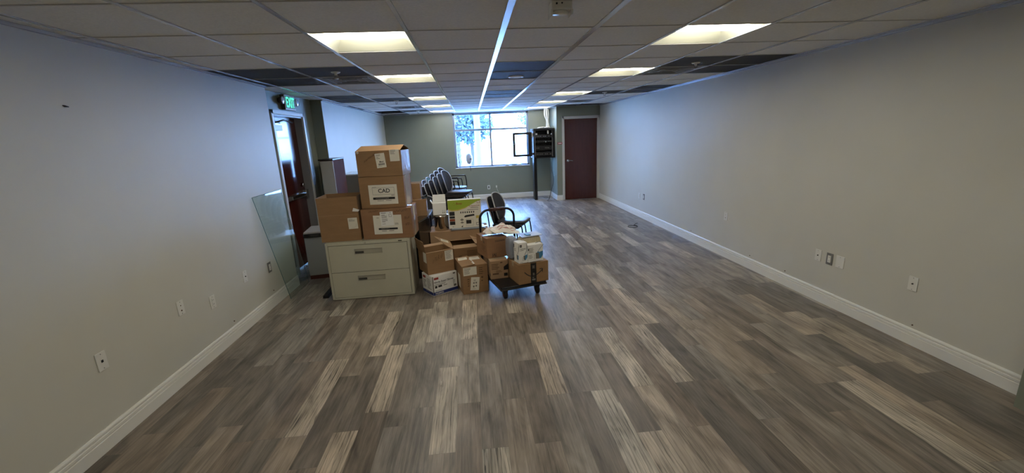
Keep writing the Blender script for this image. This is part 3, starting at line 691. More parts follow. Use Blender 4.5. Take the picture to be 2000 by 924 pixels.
def flap(t, edge, ln, ang, w, d, h, cm='cardboard', skew=0.0, label=None):
    """ang: 0 folded shut over the top, 90 upright, 180 folded out level, more hangs down"""
    a = R(ang); r = TH
    E = {'front': (Vector((0, 0, h)), Vector((w, 0, h)), Vector((0, 1, 0))), 'back': (Vector((w, d, h)), Vector((0, d, h)), Vector((0, -1, 0))),
         'left': (Vector((0, d, h)), Vector((0, 0, h)), Vector((1, 0, 0))), 'right': (Vector((w, 0, h)), Vector((w, d, h)), Vector((-1, 0, 0)))}[edge]
    p, q, inw = E; dirn = inw * math.cos(a) + Vector((0, 0, 1)) * math.sin(a); nrm = -inw * math.sin(a) + Vector((0, 0, 1)) * math.cos(a)
    al = (q - p).normalized()
    o = MB().slab([p + nrm * .0005, q + nrm * .0005, q + dirn * ln + al * (skew - .004), p + dirn * ln + al * (skew + .004)], nrm, .004).build('flap', cm, t, bevel=.0008, seg=1)
    return o, (p, al, dirn, nrm)

# lateral file cabinet
t = thing('file_cabinet', 'beige two-drawer lateral file cabinet carrying the cardboard boxes', 'file cabinet', (-1.31, 1.695, 0), R(.7))
FW, FD, FH = .915, .47, .668
mb = MB(); mb.box(0, .02, .008, FW, FD, FH); mb.box(0, 0, .008, .028, .02, FH); mb.box(FW - .028, 0, .008, FW, .02, FH); mb.box(.028, 0, FH - .03, FW - .028, .02, FH); mb.box(.028, 0, .008, FW - .028, .02, .03)
mb.build('carcass', 'cabinet_beige', t, bevel=.003)
MB().box(.028, .004, .03, FW - .028, .02, FH - .03).build('drawer_gap', 'cabinet_groove', t)
for z0, z1 in ((.034, .324), (.329, FH - .034)):
    dz = z1 - z0; hx0, hx1, hz0, hz1 = .305, .61, z1 - .105, z1 - .045
    mb = MB(); mb.box(.032, -.004, z0, hx0, .012, z1); mb.box(hx1, -.004, z0, FW - .032, .012, z1); mb.box(hx0, -.004, z0, hx1, .012, hz0); mb.box(hx0, -.004, hz1, hx1, .012, z1)
    dw_ = mb.build('drawer', 'cabinet_beige', t)
    mb = MB(); mb.box(hx0 + .001, .001, hz0 + .001, hx1 - .001, .0036, hz1 - .001)
    for a in ((hx0, hz0, hx0 + .006, hz1), (hx1 - .006, hz0, hx1, hz1), (hx0, hz1 - .006, hx1, hz1), (hx0, hz0, hx1, hz0 + .005)): mb.box(a[0], -.007, a[1], a[2], .008, a[3])
    MB().box(hx0 + .008, -.0015, hz0 + .006, hx0 + .10, .0008, hz0 + .032).build('label_card', 'cabinet_groove', dw_)
    mb.build('pull', 'cabinet_pull', dw_)
MB().lathe([(0, -.004), (.011, -.004), (.012, 0)], (FW * .47, 0, FH - .014), 'y', 14).build('lock', 'cabinet_pull', t)
MB().box(FW - .125, -.0015, FH - .020, FW - .085, 0, FH - .010).build('nameplate', 'hole_black', t)

Z0 = FH + .001
# A: open tall box
w_, d_, h_ = .425, .40, .492
t = carton('tall open-topped box left on the file cabinet beside the stack', (-1.356, 1.76, Z0), R(3), w_, d_, h_, closed=False, cm='cardboard')
MB().box(-.001, -.0012, h_ * .60, w_ + .001, -.0002, h_ * .605).build('crease', 'cardboard_edge', t)
sheet(t, 'shipping_label', F_front(w_, d_, h_), .304, .134, .10, .124, [('s', [(.3, .15), (.6, .12), (.8, .2), (.85, .45)], .0012, 2), ('l', .1, .85, .8, 3, .08, 2)], rot=1)
MB().slab([(w_ - .06, -.004, .33), (w_ + .004, -.012, .325), (w_ + .022, -.016, .345), (w_ - .045, -.004, .368)], (0, -1, 0), .0015).build('torn_paper', 'paper_white', t)
MB().box(w_ - .0008, .12, .02, w_ + .0008, .17, h_).build('tape', 'tape_clear', t)
# D, C, B stack
wD, dD, hD = .552, .37, .336
t = carton('bottom box of the tall stack with a packing slip over its label', (-.905, 1.775, Z0), R(-2.2), wD, dD, hD, cm='cardboard_red')
sheet(t, 'shipping_label', F_front(wD, dD, hD), .128, .054, .31, .214, [('r', .16, .23, .84, .33, 1), ('l', .25, .27, .74, 1, .05, 0), ('r', .27, .15, .44, .18, 2), ('r', .52, .155, .70, .185, 2), ('l', .12, .86, .25, 1, .06, 2), ('l', .75, .55, .9, 2, .06, 2)], rot=-.5)
sheet(t, 'packing_slip', F_front(wD, dD, hD), .21, .150, .142, .157, [('l', .08, .9, .5, 1, .08, 1), ('l', .1, .76, .55, 3, .09, 2), ('l', .1, .45, .55, 3, .09, 2), ('l', .75, .9, .92, 1, .07, 1), ('o', .68, .62, .88, .82, .02, 2), ('l', .1, .12, .4, 1, .07, 2)], rot=1.5, mats=('paper_white', 'ink', 'ink_grey'), thick=.004, lift=.0024)
sheet(t, 'handwriting', F_front(wD, dD, hD), .09, .05, .44, .28, [('s', scribble(.0, .93, .24, .97, 12, .04, 3), .003, 0), ('s', scribble(.62, .9, .95, .95, 14, .06, 4), .003, 0), ('s', scribble(.86, .62, 1.0, .66, 7, .07, 5), .003, 0), ('s', scribble(.88, .38, .99, .40, 6, .07, 6), .003, 0)], paper=False, mats=('ink_brown',))
sheet(t, 'tape', F_right(wD, dD, hD), .10, .0, .12, hD, [], mats=('tape_clear',))
wC, dC, hC = .49, .381, .344
t = carton('middle box of the tall stack with the CAD label', (-.898, 1.83, Z0 + hD + .007), R(-3.5), wC, dC, hC)
sheet(t, 'shipping_label', F_front(wC, dC, hC), .097, .041, .313, .217, [('o', .13, .50, .90, .86, .012, 2), ('t', 'CAD', .33, .60, .062, 1, 1), ('l', .13, .88, .28, 1, .05, 2), ('r', .78, .43, .90, .465, 2), ('r', .13, .25, .90, .365, 1), ('l', .22, .295, .78, 1, .06, 0), ('r', .27, .175, .50, .20, 2), ('r', .57, .18, .77, .205, 2)], rot=0)
sheet(t, 'tape', F_right(wC, dC, hC), .06, .0, .22, hC, [], mats=('tape_clear',))
wB, dB, hB = .49, .392, .272
zB = Z0 + hD + hC + .014
t = carton('topmost box of the tall stack with raised peaked flaps', (-.90, 1.85, zB), R(-6.3), wB, dB, hB, closed=False, cm='cardboard')
for e_, a_ in (('front', 15), ('back', 15)): flap(t, e_, .201, a_, wB, dB, hB, 'cardboard')
flap(t, 'right', .15, -22, wB - .006, dB, hB - .004, 'cardboard_in')
sheet(t, 'shipping_label', F_front(wB, dB, hB), .216, .092, .105, .155, [('l', .08, .9, .6, 2, .07, 2), ('l', .1, .72, .5, 2, .08, 2), ('t', 'Med', .35, .36, .026, 1, 1), ('l', .1, .1, .8, 1, .05, 2)] + [('r', .2 + .055 * i, .17, .2 + .055 * i + (.038 if i % 3 else .02), .31, 1) for i in range(12)], rot=5)
sheet(t, 'shipping_label', F_front(wB, dB, hB), .373, .157, .105, .124, [('l', .08, .92, .7, 5, .075, 2)], rot=1, mats=('paper', 'ink', 'ink_grey'))
sheet(t, 'handwriting', F_front(wB, dB, hB), .08, .14, .14, .11, [('s', scribble(.05, .2, .98, .95, 24, .13, 8), .0028, 0)], paper=False, mats=('ink_brown',))
MB().lathe([(.005, -.0025), (.014, -.0025), (.014, 0)], (.022, -.0002, .262), 'y', 18).build('sticker', 'paper', t)
sheet(t, 'tape', F_right(wB, dB, hB), .02, .0, .34, hB - .004, [], mats=('tape_clear',))
# black case plus painted shadow of the gap between open box and stack
t = thing('black_case_gap_shadow', 'slim black case and gap shadow between the tall open box and the stack', 'case', (-.945, 2.0, Z0), R(0))
MB().box(0, 0, 0, .03, .17, .50).build('shell', 'black_gloss', t, bevel=.008); MB().box(.004, -.004, .47, .026, .03, .512).build('cap', 'wrap_white', t, bevel=.004)

# small boxes behind the stack, on a low grey table
t = thing('side_table', 'dark low table behind the tall box stack', 'table', (-.62, 2.60, 0))
MB().box(-.12, -.05, .72, .36, .55, .745).build('tabletop', 'dark_laminate', t, bevel=.003)
for x, y in ((-.10, -.03), (.33, -.03), (-.10, .52), (.33, .52)): MB().box(x - .012, y - .012, 0, x + .012, y + .012, .72).build('leg', 'black_metal', t)
t = carton('lower of the two small boxes behind the tall stack', (-.53, 2.62, .747), R(4), .25, .33, .215)
sheet(t, 'shipping_label', F_right(.25, .33, .215), .09, .05, .16, .13, [('l', .1, .9, .9, 5, .15, 2)], mats=('paper_white', 'ink', 'ink_grey'))
t = carton('upper of the two small boxes behind the tall stack', (-.55, 2.70, .97), R(2), .20, .25, .20)
sheet(t, 'tape', F_right(.20, .25, .20), .10, .0, .06, .20, [], mats=('tape_clear',))
t = thing('stapler', 'small black stapler on the lower small box behind the stack', 'stapler', (-.305, 2.72, .968), R(60))
MB().box(-.05, -.016, 0, .05, .016, .010).build('base', 'black_gloss', t, bevel=.003)
MB().hexa([(-.05, -.014, .012), (.05, -.014, .016), (.05, .014, .016), (-.05, .014, .012), (-.05, -.014, .030), (.05, -.014, .05), (.05, .014, .05), (-.05, .014, .030)]).build('arm', 'black_gloss', t, bevel=.004)

# ------------------------------------------------------------------ lower pile in front
wg, dg, hg = .32, .25, .23
t = carton('white exam glove box with a blue bottom band on the floor', (-.172, 1.596, 0), R(33.4), wg, dg, hg, cm='paper_white', seam=False, name='glove_box')
sheet(t, 'print', F_front(wg, dg, hg), 0, 0, wg, hg, [('r', 0, .03, 1, .19, 2), ('t', 'NG8002', .08, .065, .030, 0, 1), ('r', .06, .82, .24, .93, 3), ('t', 'Nitrile Exam Gloves', .05, .64, .031, 1, 1), ('l', .05, .57, .78, 2, .05, 4), ('r', .08, .38, .17, .50, 1), ('r', .21, .40, .36, .50, 1), ('l', .42, .44, .64, 1, .08, 4), ('l', .08, .24, .5, 1, .05, 4), ('l', .82, .56, .93, 3, .08, 4), ('r', .84, .24, .95, .36, 4), ('r', .84, .9, .93, .97, 4)], paper=False, mats=('paper_white', 'ink', 'ink_blue', 'ink_red', 'ink_grey'))
sheet(t, 'print', F_left(wg, dg, hg), 0, 0, dg, hg, [('r', 0, .03, 1, .19, 2), ('r', .1, .80, .36, .93, 3), ('l', .1, .68, .4, 6, .07, 4), ('l', .48, .8, .9, 8, .07, 4), ('l', .3, .13, .9, 1, .05, 0)], paper=False, mats=('paper_white', 'ink', 'ink_blue', 'ink_red', 'ink_grey'))
MB().box(-.0008, -.0012, .04, .012, -.0002, hg).build('edge_print', 'ink_grey', t)
wo, do, ho = .322, .292, .256
t = carton('open box with upright flaps on the white glove box', (-.218, 1.658, hg + .006), R(25.6), wo, do, ho, closed=False)
flap(t, 'left', .155, 106, wo, do, ho, 'cardboard', skew=.05); flap(t, 'front', .06, -12, wo, do, ho, 'cardboard_in'); flap(t, 'back', .06, 168, wo, do, ho, 'cardboard_in')
sheet(t, 'shipping_label', F_front(wo, do, ho), .217, .130, .10, .119, [('l', .1, .9, .9, 9, .09, 2)], rot=1)
sheet(t, 'shipping_label', F_left(wo, do, ho), do - .115, .137, .098, .116, [], rot=-1)
sheet(t, 'handwriting', F_front(wo, do, ho), .06, .10, .14, .13, [('s', [(.05, .2), (.12, .55)], .003, 0), ('s', [(.2, .35), (.3, .75), (.36, .4), (.42, .8)], .003, 0), ('s', [(.48, .42), (.58, .9), (.62, .5), (.55, .7)], .003, 0), ('s', [(.7, .85), (.78, .55), (.9, .95), (.85, .6)], .003, 0)], paper=False, mats=('ink_brown',))
wf, df, hf = .296, .385, .33
t = carton('floor box with three paper labels and torn flaps beside the cart', (.167, 1.577, 0), R(13.9), wf, df, hf, closed=False)
o, fr = flap(t, 'left', .155, 4, wf, df, hf); 
o2, fr2 = flap(t, 'right', .15, 1, wf, df, hf - .002)
p, al, dn, nm = fr
lf = ((p + nm * .0045)[:], tuple(dn), tuple(-al), tuple(nm)); lf = (Vector(lf[0]) + al * df, dn, -al, nm)
sheet(o, 'address_label', lf, .02, .235, .105, .095, [('l', .15, .55, .7, 2, .12, 1)], rot=-8)
rg = random.Random(4); mb = MB()
for i in range(9): mb.slab([lf[0] + dn * (.145 + rg.uniform(-.012, .01)) - al * (.02 + i * .03) + nm * .0004, lf[0] + dn * .158 - al * (.02 + i * .03) + nm * .0004, lf[0] + dn * .158 - al * (.042 + i * .03) + nm * .0004, lf[0] + dn * (.147 + rg.uniform(-.012, .008)) - al * (.045 + i * .03) + nm * .0004], nm, .001)
mb.build('torn_edge', 'paper_white', o)
sheet(t, 'address_label', F_top(wf, df, hf + .003), .165, .215, .105, .12, [('l', .1, .75, .95, 1, .14, 1), ('l', .2, .5, .95, 1, .12, 1)], rot=-2)
sheet(t, 'packing_slip', F_front(wf, df, hf), .013, .221, .154, .096, [('l', .06, .85, .6, 6, .13, 2)], rot=0)
sheet(t, 'shipping_label', F_front(wf, df, hf), .089, .036, .10, .155, [('l', .3, .8, .6, 3, .05, 2), ('r', .28, .50, .45, .62, 2), ('r', .55, .52, .72, .64, 2), ('r', .28, .22, .45, .36, 2), ('r', .58, .28, .74, .4, 2), ('l', .2, .1, .7, 1, .05, 2)], rot=-7)
sheet(t, 'shipping_label', F_left(wf, df, hf), df - .255, .04, .125, .16, [], rot=0)
sheet(t, 'print', F_front(wf, df, hf), .05, .05, .23, .26, [('r', .02, .36, .09, .40, 0), ('r', .02, .26, .09, .30, 0), ('r', .02, .16, .09, .2, 0), ('r', .02, .46, .12, .5, 0), ('l', .62, .92, .92, 4, .09, 0), ('r', .72, .46, .82, .54, 0), ('r', .72, .32, .8, .37, 0)], paper=False, mats=('ink_brown',))
# box behind with its flaps open
wh, dh_, hh = .37, .44, .42
t = carton('open box with a dark hole in its top behind the front boxes', (.065, 2.045, 0), R(9), wh, dh_, hh, closed=False)
flap(t, 'back', .17, 13, wh, dh_, hh, 'cardboard_in'); flap(t, 'front', .11, 8, wh, dh_, hh, 'cardboard_in'); flap(t, 'right', .11, 24, wh, dh_, hh, 'cardboard_in')
A_, B_, C_, D_ = Vector((0, .01, hh)), Vector((0, dh_ - .01, hh)), Vector((-.20, dh_ - .02, hh + .085)), Vector((-.05, .02, hh + .02))
lf_n = (B_ - A_).cross(D_ - A_).normalized()
if lf_n.z < 0: lf_n = -lf_n
o = MB().slab([A_, B_, C_, D_], lf_n, .004).build('flap', 'cardboard_in', t)
u_ = (A_ - C_); u_ = (Vector((.20, 0, -.085))).normalized(); v_2 = lf_n.cross(u_).normalized()
sheet(o, 'shipping_label', (Vector((-.125, .25, hh + .055)) + lf_n * .005, u_, v_2, lf_n), 0, 0, .10, .12, [('l', .15, .7, .85, 3, .18, 2)])
MB().box(.0, .0, hh - .012, wh, .11, hh - .008).build('inner_flap', 'cardboard_in', t)
sheet(t, 'print', F_front(wh, dh_, hh), .05, .12, .32, .30, [('l', .35, .85, .9, 5, .06, 0), ('r', .02, .55, .14, .68, 0)], paper=False, mats=('ink_brown',))

# big brown box holding the pot and the kit box
zS = .53
t = carton('brown box standing behind the open box, under the camera kit', (-.26, 2.55, 0), R(2), .78, .40, zS, cm='cardboard_in')
# folded laptop-like tray under the kit box
t = thing('document_tray', 'flat grey tray lying under the camera kit box', 'tray', (.02, 2.555, zS + .006), R(3))
MB().box(0, 0, 0, .46, .22, .012).build('base', 'plastic_grey', t, bevel=.003); MB().box(.01, .01, .0125, .45, .21, .024).build('lid', 'wrap_white', t, bevel=.003)
wk, dk, hk = .437, .10, .375
t = carton('white camera kit box with a green printed top band', (.0, 2.585, zS + .032), R(2.0), wk, dk, hk, cm='paper', seam=False, name='camera_kit_box')
G = [(0, 1), (0, .72), (.12, .66), (.3, .665), (.5, .72), (.7, .82), (.9, .935), (1, .965), (1, 1)]
G2 = [(0, .72), (.03, .66), (.12, .62), (.3, .625), (.52, .70), (.7, .82), (.5, .72), (.3, .665), (.12, .66)]
ops = [('p', G, 1), ('p', G2, 2), ('t', 'Boss', .25, .845, .042, 3, 1), ('s', [(.14, .85), (.18, .92), (.23, .85), (.19, .82), (.14, .85)], .004, 3),
       ('t', '8 Channel DVR', .64, .755, .022, 3, 1), ('l', .68, .70, .97, 1, .05, 4), ('l', .58, .63, .95, 1, .05, 4), ('o', .88, .86, .97, .95, .01, 3),
       ('r', .03, .46, .19, .60, 5), ('r', .03, .36, .19, .44, 5), ('r', .03, .26, .19, .34, 3), ('r', .03, .13, .19, .25, 5), ('r', .10, .05, .14, .065, 5),
       ('p', [(.47, .41), (.52, .45), (.78, .48), (.79, .42), (.49, .37)], 5), ('r', .53, .14, .68, .27, 5), ('o', .52, .06, .74, .3, .006, 4),
       ('p', [(.34, .29), (.40, .34), (.46, .29), (.40, .25)], 4), ('p', [(.34, .19), (.40, .23), (.46, .19), (.40, .16)], 4), ('p', [(.36, .04), (.41, .02), (.42, .09)], 5), ('r', .37, -.0, .99, .006, 5), ('r', .83, .32, .95, .42, 2), ('o', .83, .07, .93, .17, .012, 5)]
for i in range(7): ops.append(('p', [(.36 + .065 * i, .53), (.39 + .065 * i, .52), (.40 + .065 * i, .58), (.37 + .065 * i, .59)], 5))
sheet(t, 'print', F_front(wk, dk, hk), 0, 0, wk, hk, ops, paper=False, mats=('paper_white', 'ink_green', 'ink_yellow', 'ink_maroon', 'ink_grey', 'ink'))
# steel pot and white box
t = thing('stock_pot', 'shiny stainless steel pot standing left of the camera kit', 'pot', (-.105, 2.68, zS + .005))
MB().lathe([(0, 0), (.094, 0), (.098, .006), (.098, .185), (.104, .19), (.104, .2), (.096, .2), (.094, .19), (.094, .01), (0, .01)], seg=40).build('pot_body', 'steel_pot', t)
MB().lathe([(.1045, .186), (.106, .201), (.08, .212), (0, .214)], seg=40).build('pot_lid', 'steel_pot', t)
MB().tube(smoothpath([(.10, -.02, .16), (.125, -.02, .165), (.125, .02, .165), (.10, .02, .16)]), .006, seg=6).build('handle', 'steel', t)
ww, dw2, hw = .175, .13, .155
t = carton('small white box with raised lid on top of the steel pot', (-.20, 2.61, zS + .222), R(3), ww, dw2, hw, closed=False, cm='paper_white', name='white_box')
flap(t, 'back', .10, 93, ww, dw2, hw, 'paper_white'); flap(t, 'left', .05, 120, ww, dw2, hw, 'paper_white'); flap(t, 'front', .03, 10, ww, dw2, hw, 'paper_white')
sheet(t, 'print', F_front(ww, dw2, hw), .12, .02, .04, .05, [('s', [(.2, .1), (.2, .9)], .002, 0), ('s', [(.7, .1), (.7, .9)], .002, 0), ('r', .1, 0, .3, .25, 0), ('r', .6, 0, .8, .25, 0)], paper=False, mats=('ink',))
# dark desk parts and leather chair behind
t = thing('computer_tower', 'black computer tower standing behind the open box left of pot', 'computer', (-.475, 2.26, 0), R(-14))
MB().box(0, 0, .30, .13, .42, .74).build('case', 'black_gloss', t, bevel=.006); MB().box(0.01, .02, 0, .12, .40, .30).build('base_unit', 'plastic_black', t, bevel=.004)
MB().box(.02, -.006, .34, .045, 0, .70).build('front_strip', 'shell_pale', t, bevel=.002); MB().box(-.002, -.002, .74, .132, .425, .752).build('top_cover', 'black_gloss', t, bevel=.003)
t = thing('leather_chair', 'dark red leather armchair hidden behind the file cabinet', 'chair', (-.62, 2.55, 0), R(0))
def blob(c, r, e=2.5):
    def fn(u, v_):
        a, b_ = 2 * math.pi * u, math.pi * (v_ - .5)
        sg_ = lambda q, k: math.copysign(abs(q) ** (2 / k), q)
        return (c[0] + r[0] * sg_(math.cos(b_), e) * sg_(math.cos(a), e), c[1] + r[1] * sg_(math.cos(b_), e) * sg_(math.sin(a), e), c[2] + r[2] * sg_(math.sin(b_), e))
    return fn
MB().grid(blob((0, .15, .40), (.24, .26, .08), 4), 28, 14, wrapu=True).build('seat', 'leather', t)
MB().grid(blob((.28, .12, .63), (.06, .24, .065)), 24, 12, wrapu=True).build('armrest', 'leather', t); MB().grid(blob((.28, .12, .50), (.055, .23, .06)), 24, 12, wrapu=True).build('arm_pad', 'leather', t)
for x, y in ((-.2, -.05), (.26, -.05), (-.2, .35), (.26, .35)): MB().box(x - .02, y - .02, 0, x + .02, y + .02, .46).build('leg', 'brown_laminate', t)

# ------------------------------------------------------------------ platform cart and its load
ZD = .17; ca = R(15); CX, CYY = .578, 1.255
t = thing('platform_cart', 'black platform cart with a folding tube handle loaded with boxes', 'cart', (CX, CYY, 0), ca)
MB().box(0, 0, ZD - .035, .53, .86, ZD).build('deck', 'black_metal', t, bevel=.012, seg=3)
MB().box(-.006, -.006, ZD - .040, .536, .866, ZD - .022).build('bumper', 'rubber', t, bevel=.008)
hp = [(.045, .83, ZD), (.045, .83, .76)] + [(.045 + .11 - .11 * math.cos(R(a)), .83, .76 + .11 * math.sin(R(a))) for a in range(10, 91, 10)] + [(.485 - .11 + .11 * math.sin(R(a)), .83, .76 + .11 * math.cos(R(a))) for a in range(0, 91, 10)] + [(.485, .83, ZD)]
hd = MB().tube(hp, .0145, seg=12).build('handle', 'black_metal', t)
mb = MB()
mb.tube([(.165, .83, .87), (.36, .83, .87)], .0205, seg=14)
for i in range(9): mb.lathe([(.0205, -.006), (.024, 0), (.0205, .006)], (.177 + i * .021, .83, .87), 'x', 14)
mb.build('grip', 'leather', hd)
for x, y, c in ((.075, .10, 1), (.455, .10, 0), (.075, .76, 0), (.455, .76, 0)):
    cs = MB().box(x - .035, y - .035, ZD - .048, x + .035, y + .035, ZD - .04).hexa([(x - .022, y - .02, .05), (x + .022, y - .02, .05), (x + .022, y + .03, .05), (x - .022, y + .03, .05), (x - .03, y - .03, ZD - .045), (x + .03, y - .03, ZD - .045), (x + .03, y + .03, ZD - .045), (x - .03, y + .03, ZD - .045)]).build('caster', 'black_metal', t, bevel=.003)
    MB().lathe([(.012, -.017), (.040, -.017), (.050, -.013), (.050, .013), (.040, .017), (.012, .017)], (x + .004, y + .005, .050), 'x', 24).build('wheel', 'rubber', cs)
    MB().lathe([(0, -.024), (.026, -.024), (.030, -.018), (.030, .018), (.026, .024), (0, .024)], (x + .004, y + .005, .050), 'x', 18).build('hub', 'wheel_red' if c else 'plastic_black', cs)
ws, ds, hs_ = .352, .326, .222
t = carton('brown box with a smile arrow and black tape on the cart', (.777, 1.301, ZD + .001), R(16.5), ws, ds, hs_, cm='cardboard')
fr = F_front(ws, ds, hs_)
sm = [(.19 + .60 * i / 16, .60 - .26 * math.sin(math.pi * (i / 16) ** .9)) for i in range(17)]
sheet(t, 'print', fr, 0, 0, ws, hs_, [('s', sm, .010, 1), ('s', [(.70, .66), (.80, .655), (.79, .48)], .009, 1)], paper=False, mats=('cardboard', 'ink'))
sheet(t, 'tape', fr, .14, 0.0, .067, hs_ + .002, [('s', [(.0, .43), (1, .43)], .009, 2), ('o', .3, .72, .7, .88, .02, 1), ('r', .4, .76, .6, .84, 1), ('r', .35, .38, .65, .5, 1), ('l', .25, .28, .75, 2, .05, 1), ('r', .2, .12, .8, .2, 1)], mats=('black_gloss', 'ink_grey', 'black_metal'), lift=.0012, label='glossy black tape strip')
MB().box(.14, .004, hs_ + .0055, .207, ds, hs_ + .0065).build('tape', 'black_gloss', t)
sheet(t, 'shipping_label', F_top(ws, ds, hs_ + .005), .02, .20, .06, .10, [('l', .2, .8, .8, 3, .2, 2)])
t_s = t
wl, dl, hl = .202, .215, .206
t = carton('small printed box low on the cart under the brown box', (.488, 1.545, ZD + .001), R(8.3), wl, dl, hl, cm='cardboard_in')
sheet(t, 'print', F_front(wl, dl, hl), 0, 0, wl, hl, [('p', [(.74, .66), (1, .82), (1, .48), (.74, .47)], 0), ('r', .74, .12, .95, .30, 0), ('r', .10, .25, .45, .33, 1), ('l', .30, .44, .72, 2, .07, 1), ('l', .05, .82, .65, 4, .09, 1), ('r', .55, .88, .68, .94, 1), ('r', .0, .37, 1, .376, 2), ('l', .1, .1, .6, 1, .05, 2)], paper=False, mats=('hole_black', 'ink_brown', 'cardboard_edge'))
sheet(t, 'print', F_left(wl, dl, hl), 0, 0, dl, hl, [('r', .68, .12, .92, .30, 0), ('l', .1, .6, .7, 2, .08, 1)], paper=False, mats=('hole_black', 'ink_brown'))
wb, db, hb = .25, .328, .232
t = carton('brown carton on the small printed box, under the mailers', (.464, 1.65, ZD + hl + .008), R(20), wb, db, hb, cm='cardboard_red')
sheet(t, 'print', F_front(wb, db, hb), 0, 0, wb, hb, [('t', 'JAJ', .24, .10, .042, 0, 1), ('l', .24, .07, .6, 1, .04, 0), ('l', .4, .85, .9, 2, .05, 0)], paper=False, mats=('ink',))
sheet(t, 'print', F_left(wb, db, hb), 0, 0, db, hb, [('t', 'JAJ', .66, .74, .036, 0, 1), ('o', .5, .32, .9, .6, .012, 1), ('l', .56, .52, .85, 3, .07, 1)], paper=False, mats=('ink', 'ink_brown'))
# white mask boxes on the smile box
zq = ZD + hs_ + .010
def maskbox(loc, rz, w, d, h, label, logo):
    t = carton(label, loc, rz, w, d, h, cm='paper_white', seam=False, name='mask_box')
    if logo:
        sheet(t, 'print', F_front(w, d, h), 0, 0, w, h, [('r', .12, .80, .36, .92, 1), ('t', '//F', .16, .83, .016, 0), ('l', .15, .72, .85, 3, .045, 2), ('s', [(.93, .95), (.93, .62), (.66, .40)], .004, 1), ('p', [(.52, .18), (.72, .14), (.72, .38), (.52, .36)], 2), ('p', [(.70, .38), (.97, .42), (.97, .28), (.78, .14), (.70, .14)], 3), ('s', [(.4, .32), (.4, .14), (.72, .13)], .003, 2), ('s', [(.02, .93), (.02, .62)], .003, 1), ('l', .1, .05, .6, 1, .03, 2)], paper=False, mats=('paper_white', 'ink', 'ink_grey', 'ink_teal'))
        sheet(t, 'print', F_left(w, d, h), 0, 0, d, h, [('s', [(.96, .85), (.96, .62), (.72, .45)], .004, 1), ('p', [(.56, .20), (.75, .14), (.75, .4), (.56, .42)], 2), ('p', [(.75, .14), (.92, .22), (.92, .40), (.75, .40)], 3), ('r', .02, .72, .14, .9, 1), ('l', .1, .66, .6, 3, .05, 2)], paper=False, mats=('paper_white', 'ink', 'ink_grey', 'ink_teal'))
    else:
        sheet(t, 'print', F_front(w, d, h), 0, 0, w, h, [('p', [(.50, .16), (.72, .14), (.72, .50), (.50, .52)], 2), ('p', [(.72, .14), (.86, .16), (.99, .34), (.99, .58), (.72, .54)], 3), ('s', [(.98, .93), (.68, .62)], .004, 1), ('p', [(.56, .50), (.68, .62), (.72, .5)], 3), ('l', .03, .82, .5, 6, .05, 2), ('r', .0, .70, .06, .82, 1), ('s', [(.42, .45), (.42, .14)], .004, 2), ('l', .03, .4, .36, 4, .06, 2)], paper=False, mats=('paper_white', 'ink', 'ink_grey', 'ink_teal'))
    return t
maskbox((.789, 1.325, zq), R(18.2), .101, .13, .222, 'upright white mask box standing on the smile arrow box', True)
maskbox((.892, 1.35, zq), R(18.9), .18, .09, .185, 'wide white mask box with a blue mask print beside the upright one', False)
tag(MB().tube(smoothpath([(.985, 1.435, zq + .19), (1.02, 1.425, zq + .205), (1.05, 1.42, zq + .20), (1.065, 1.41, zq + .17)]), .0025, seg=6).build('ear_loop', 'cord_black'), 'thin dark ear loop curling over the wide mask box', 'loop')
# wrapped packs on the smile box behind the mask boxes
t = thing('wrapped_pack', 'plastic wrapped pack of tan filters behind the mask boxes', 'pack', (.93, 1.535, zq), R(17))
MB().grid(blob((0, 0, .13), (.125, .075, .13), 5), 40, 16, wrapu=True).build('pack_body', 'wrap_tan', t)
MB().slab([(-.12, -.08, .258), (.125, -.075, .262), (.13, .08, .268), (-.11, .08, .268)], (0, 0, 1), .006).box(-.05, -.05, .268, .0, .02, .276, 1).build('top_sheet', ['wrap_white', 'ink_teal'], t)
t = thing('wrapped_roll', 'grey plastic wrapped roll beside the brown carton on the cart', 'pack', (.737, 1.565, ZD + hs_ + .008), R(17))
MB().grid(blob((0, .0, .127), (.055, .085, .127), 4), 28, 16, wrapu=True).build('roll_body', 'wrap_grey', t)
# mailers piled on the brown carton
def mailer(name, label, loc, rz, tilt, w, d, h, seed, mt, stripes=True):
    t = thing(name, label, 'mailer', loc, rz, 'mailers piled on the carton'); t.rotation_euler = (tilt[0], tilt[1], rz)
    rg = random.Random(seed); ph = [rg.uniform(0, 6) for _ in range(6)]
    def surf(sg):
        def fn(u, v_):
            x, y = (u - .5) * w, (v_ - .5) * d; e = (1 - abs(2 * u - 1) ** 2.2) * (1 - abs(2 * v_ - 1) ** 2.2)
            wr = .35 * abs(math.sin(6 * u + 3 * v_ + ph[0])) + .25 * abs(math.sin(11 * v_ - 5 * u + ph[1])) + .15 * math.sin(23 * u + 9 * v_ + ph[2])
            x += .012 * math.sin(9 * v_ + ph[3]); y += .012 * math.sin(10 * u + ph[4])
            return (x, y, h * .25 + (h * .75 * e * (.55 + .6 * wr) if sg > 0 else -h * .25 * e) + .006 * math.sin(13 * u + ph[5]))
        return fn
    mb = MB(); mb.grid(surf(1), 44, 32); mb.grid(surf(-1), 44, 32); mb.build('envelope', mt, t)
    if stripes:
        f_ = surf(1); mb = MB()
        for v0, v1 in ((.30, .335), (.18, .21)):
            mb.grid(lambda u, v_: Vector(f_(.25 + .62 * u, v0 + (v1 - v0) * v_)) + Vector((0, 0, .0022)), 20, 3)
        for k in range(4):
            mb.grid(lambda u, v_: Vector(f_(.28 + (.3 + .05 * (k % 2)) * u, .42 + k * .035 + .014 * v_)) + Vector((0, 0, .0022)), 14, 2)
        mb.build('print', 'mailer_stripe', t)
zm = ZD + hl + hb + .016
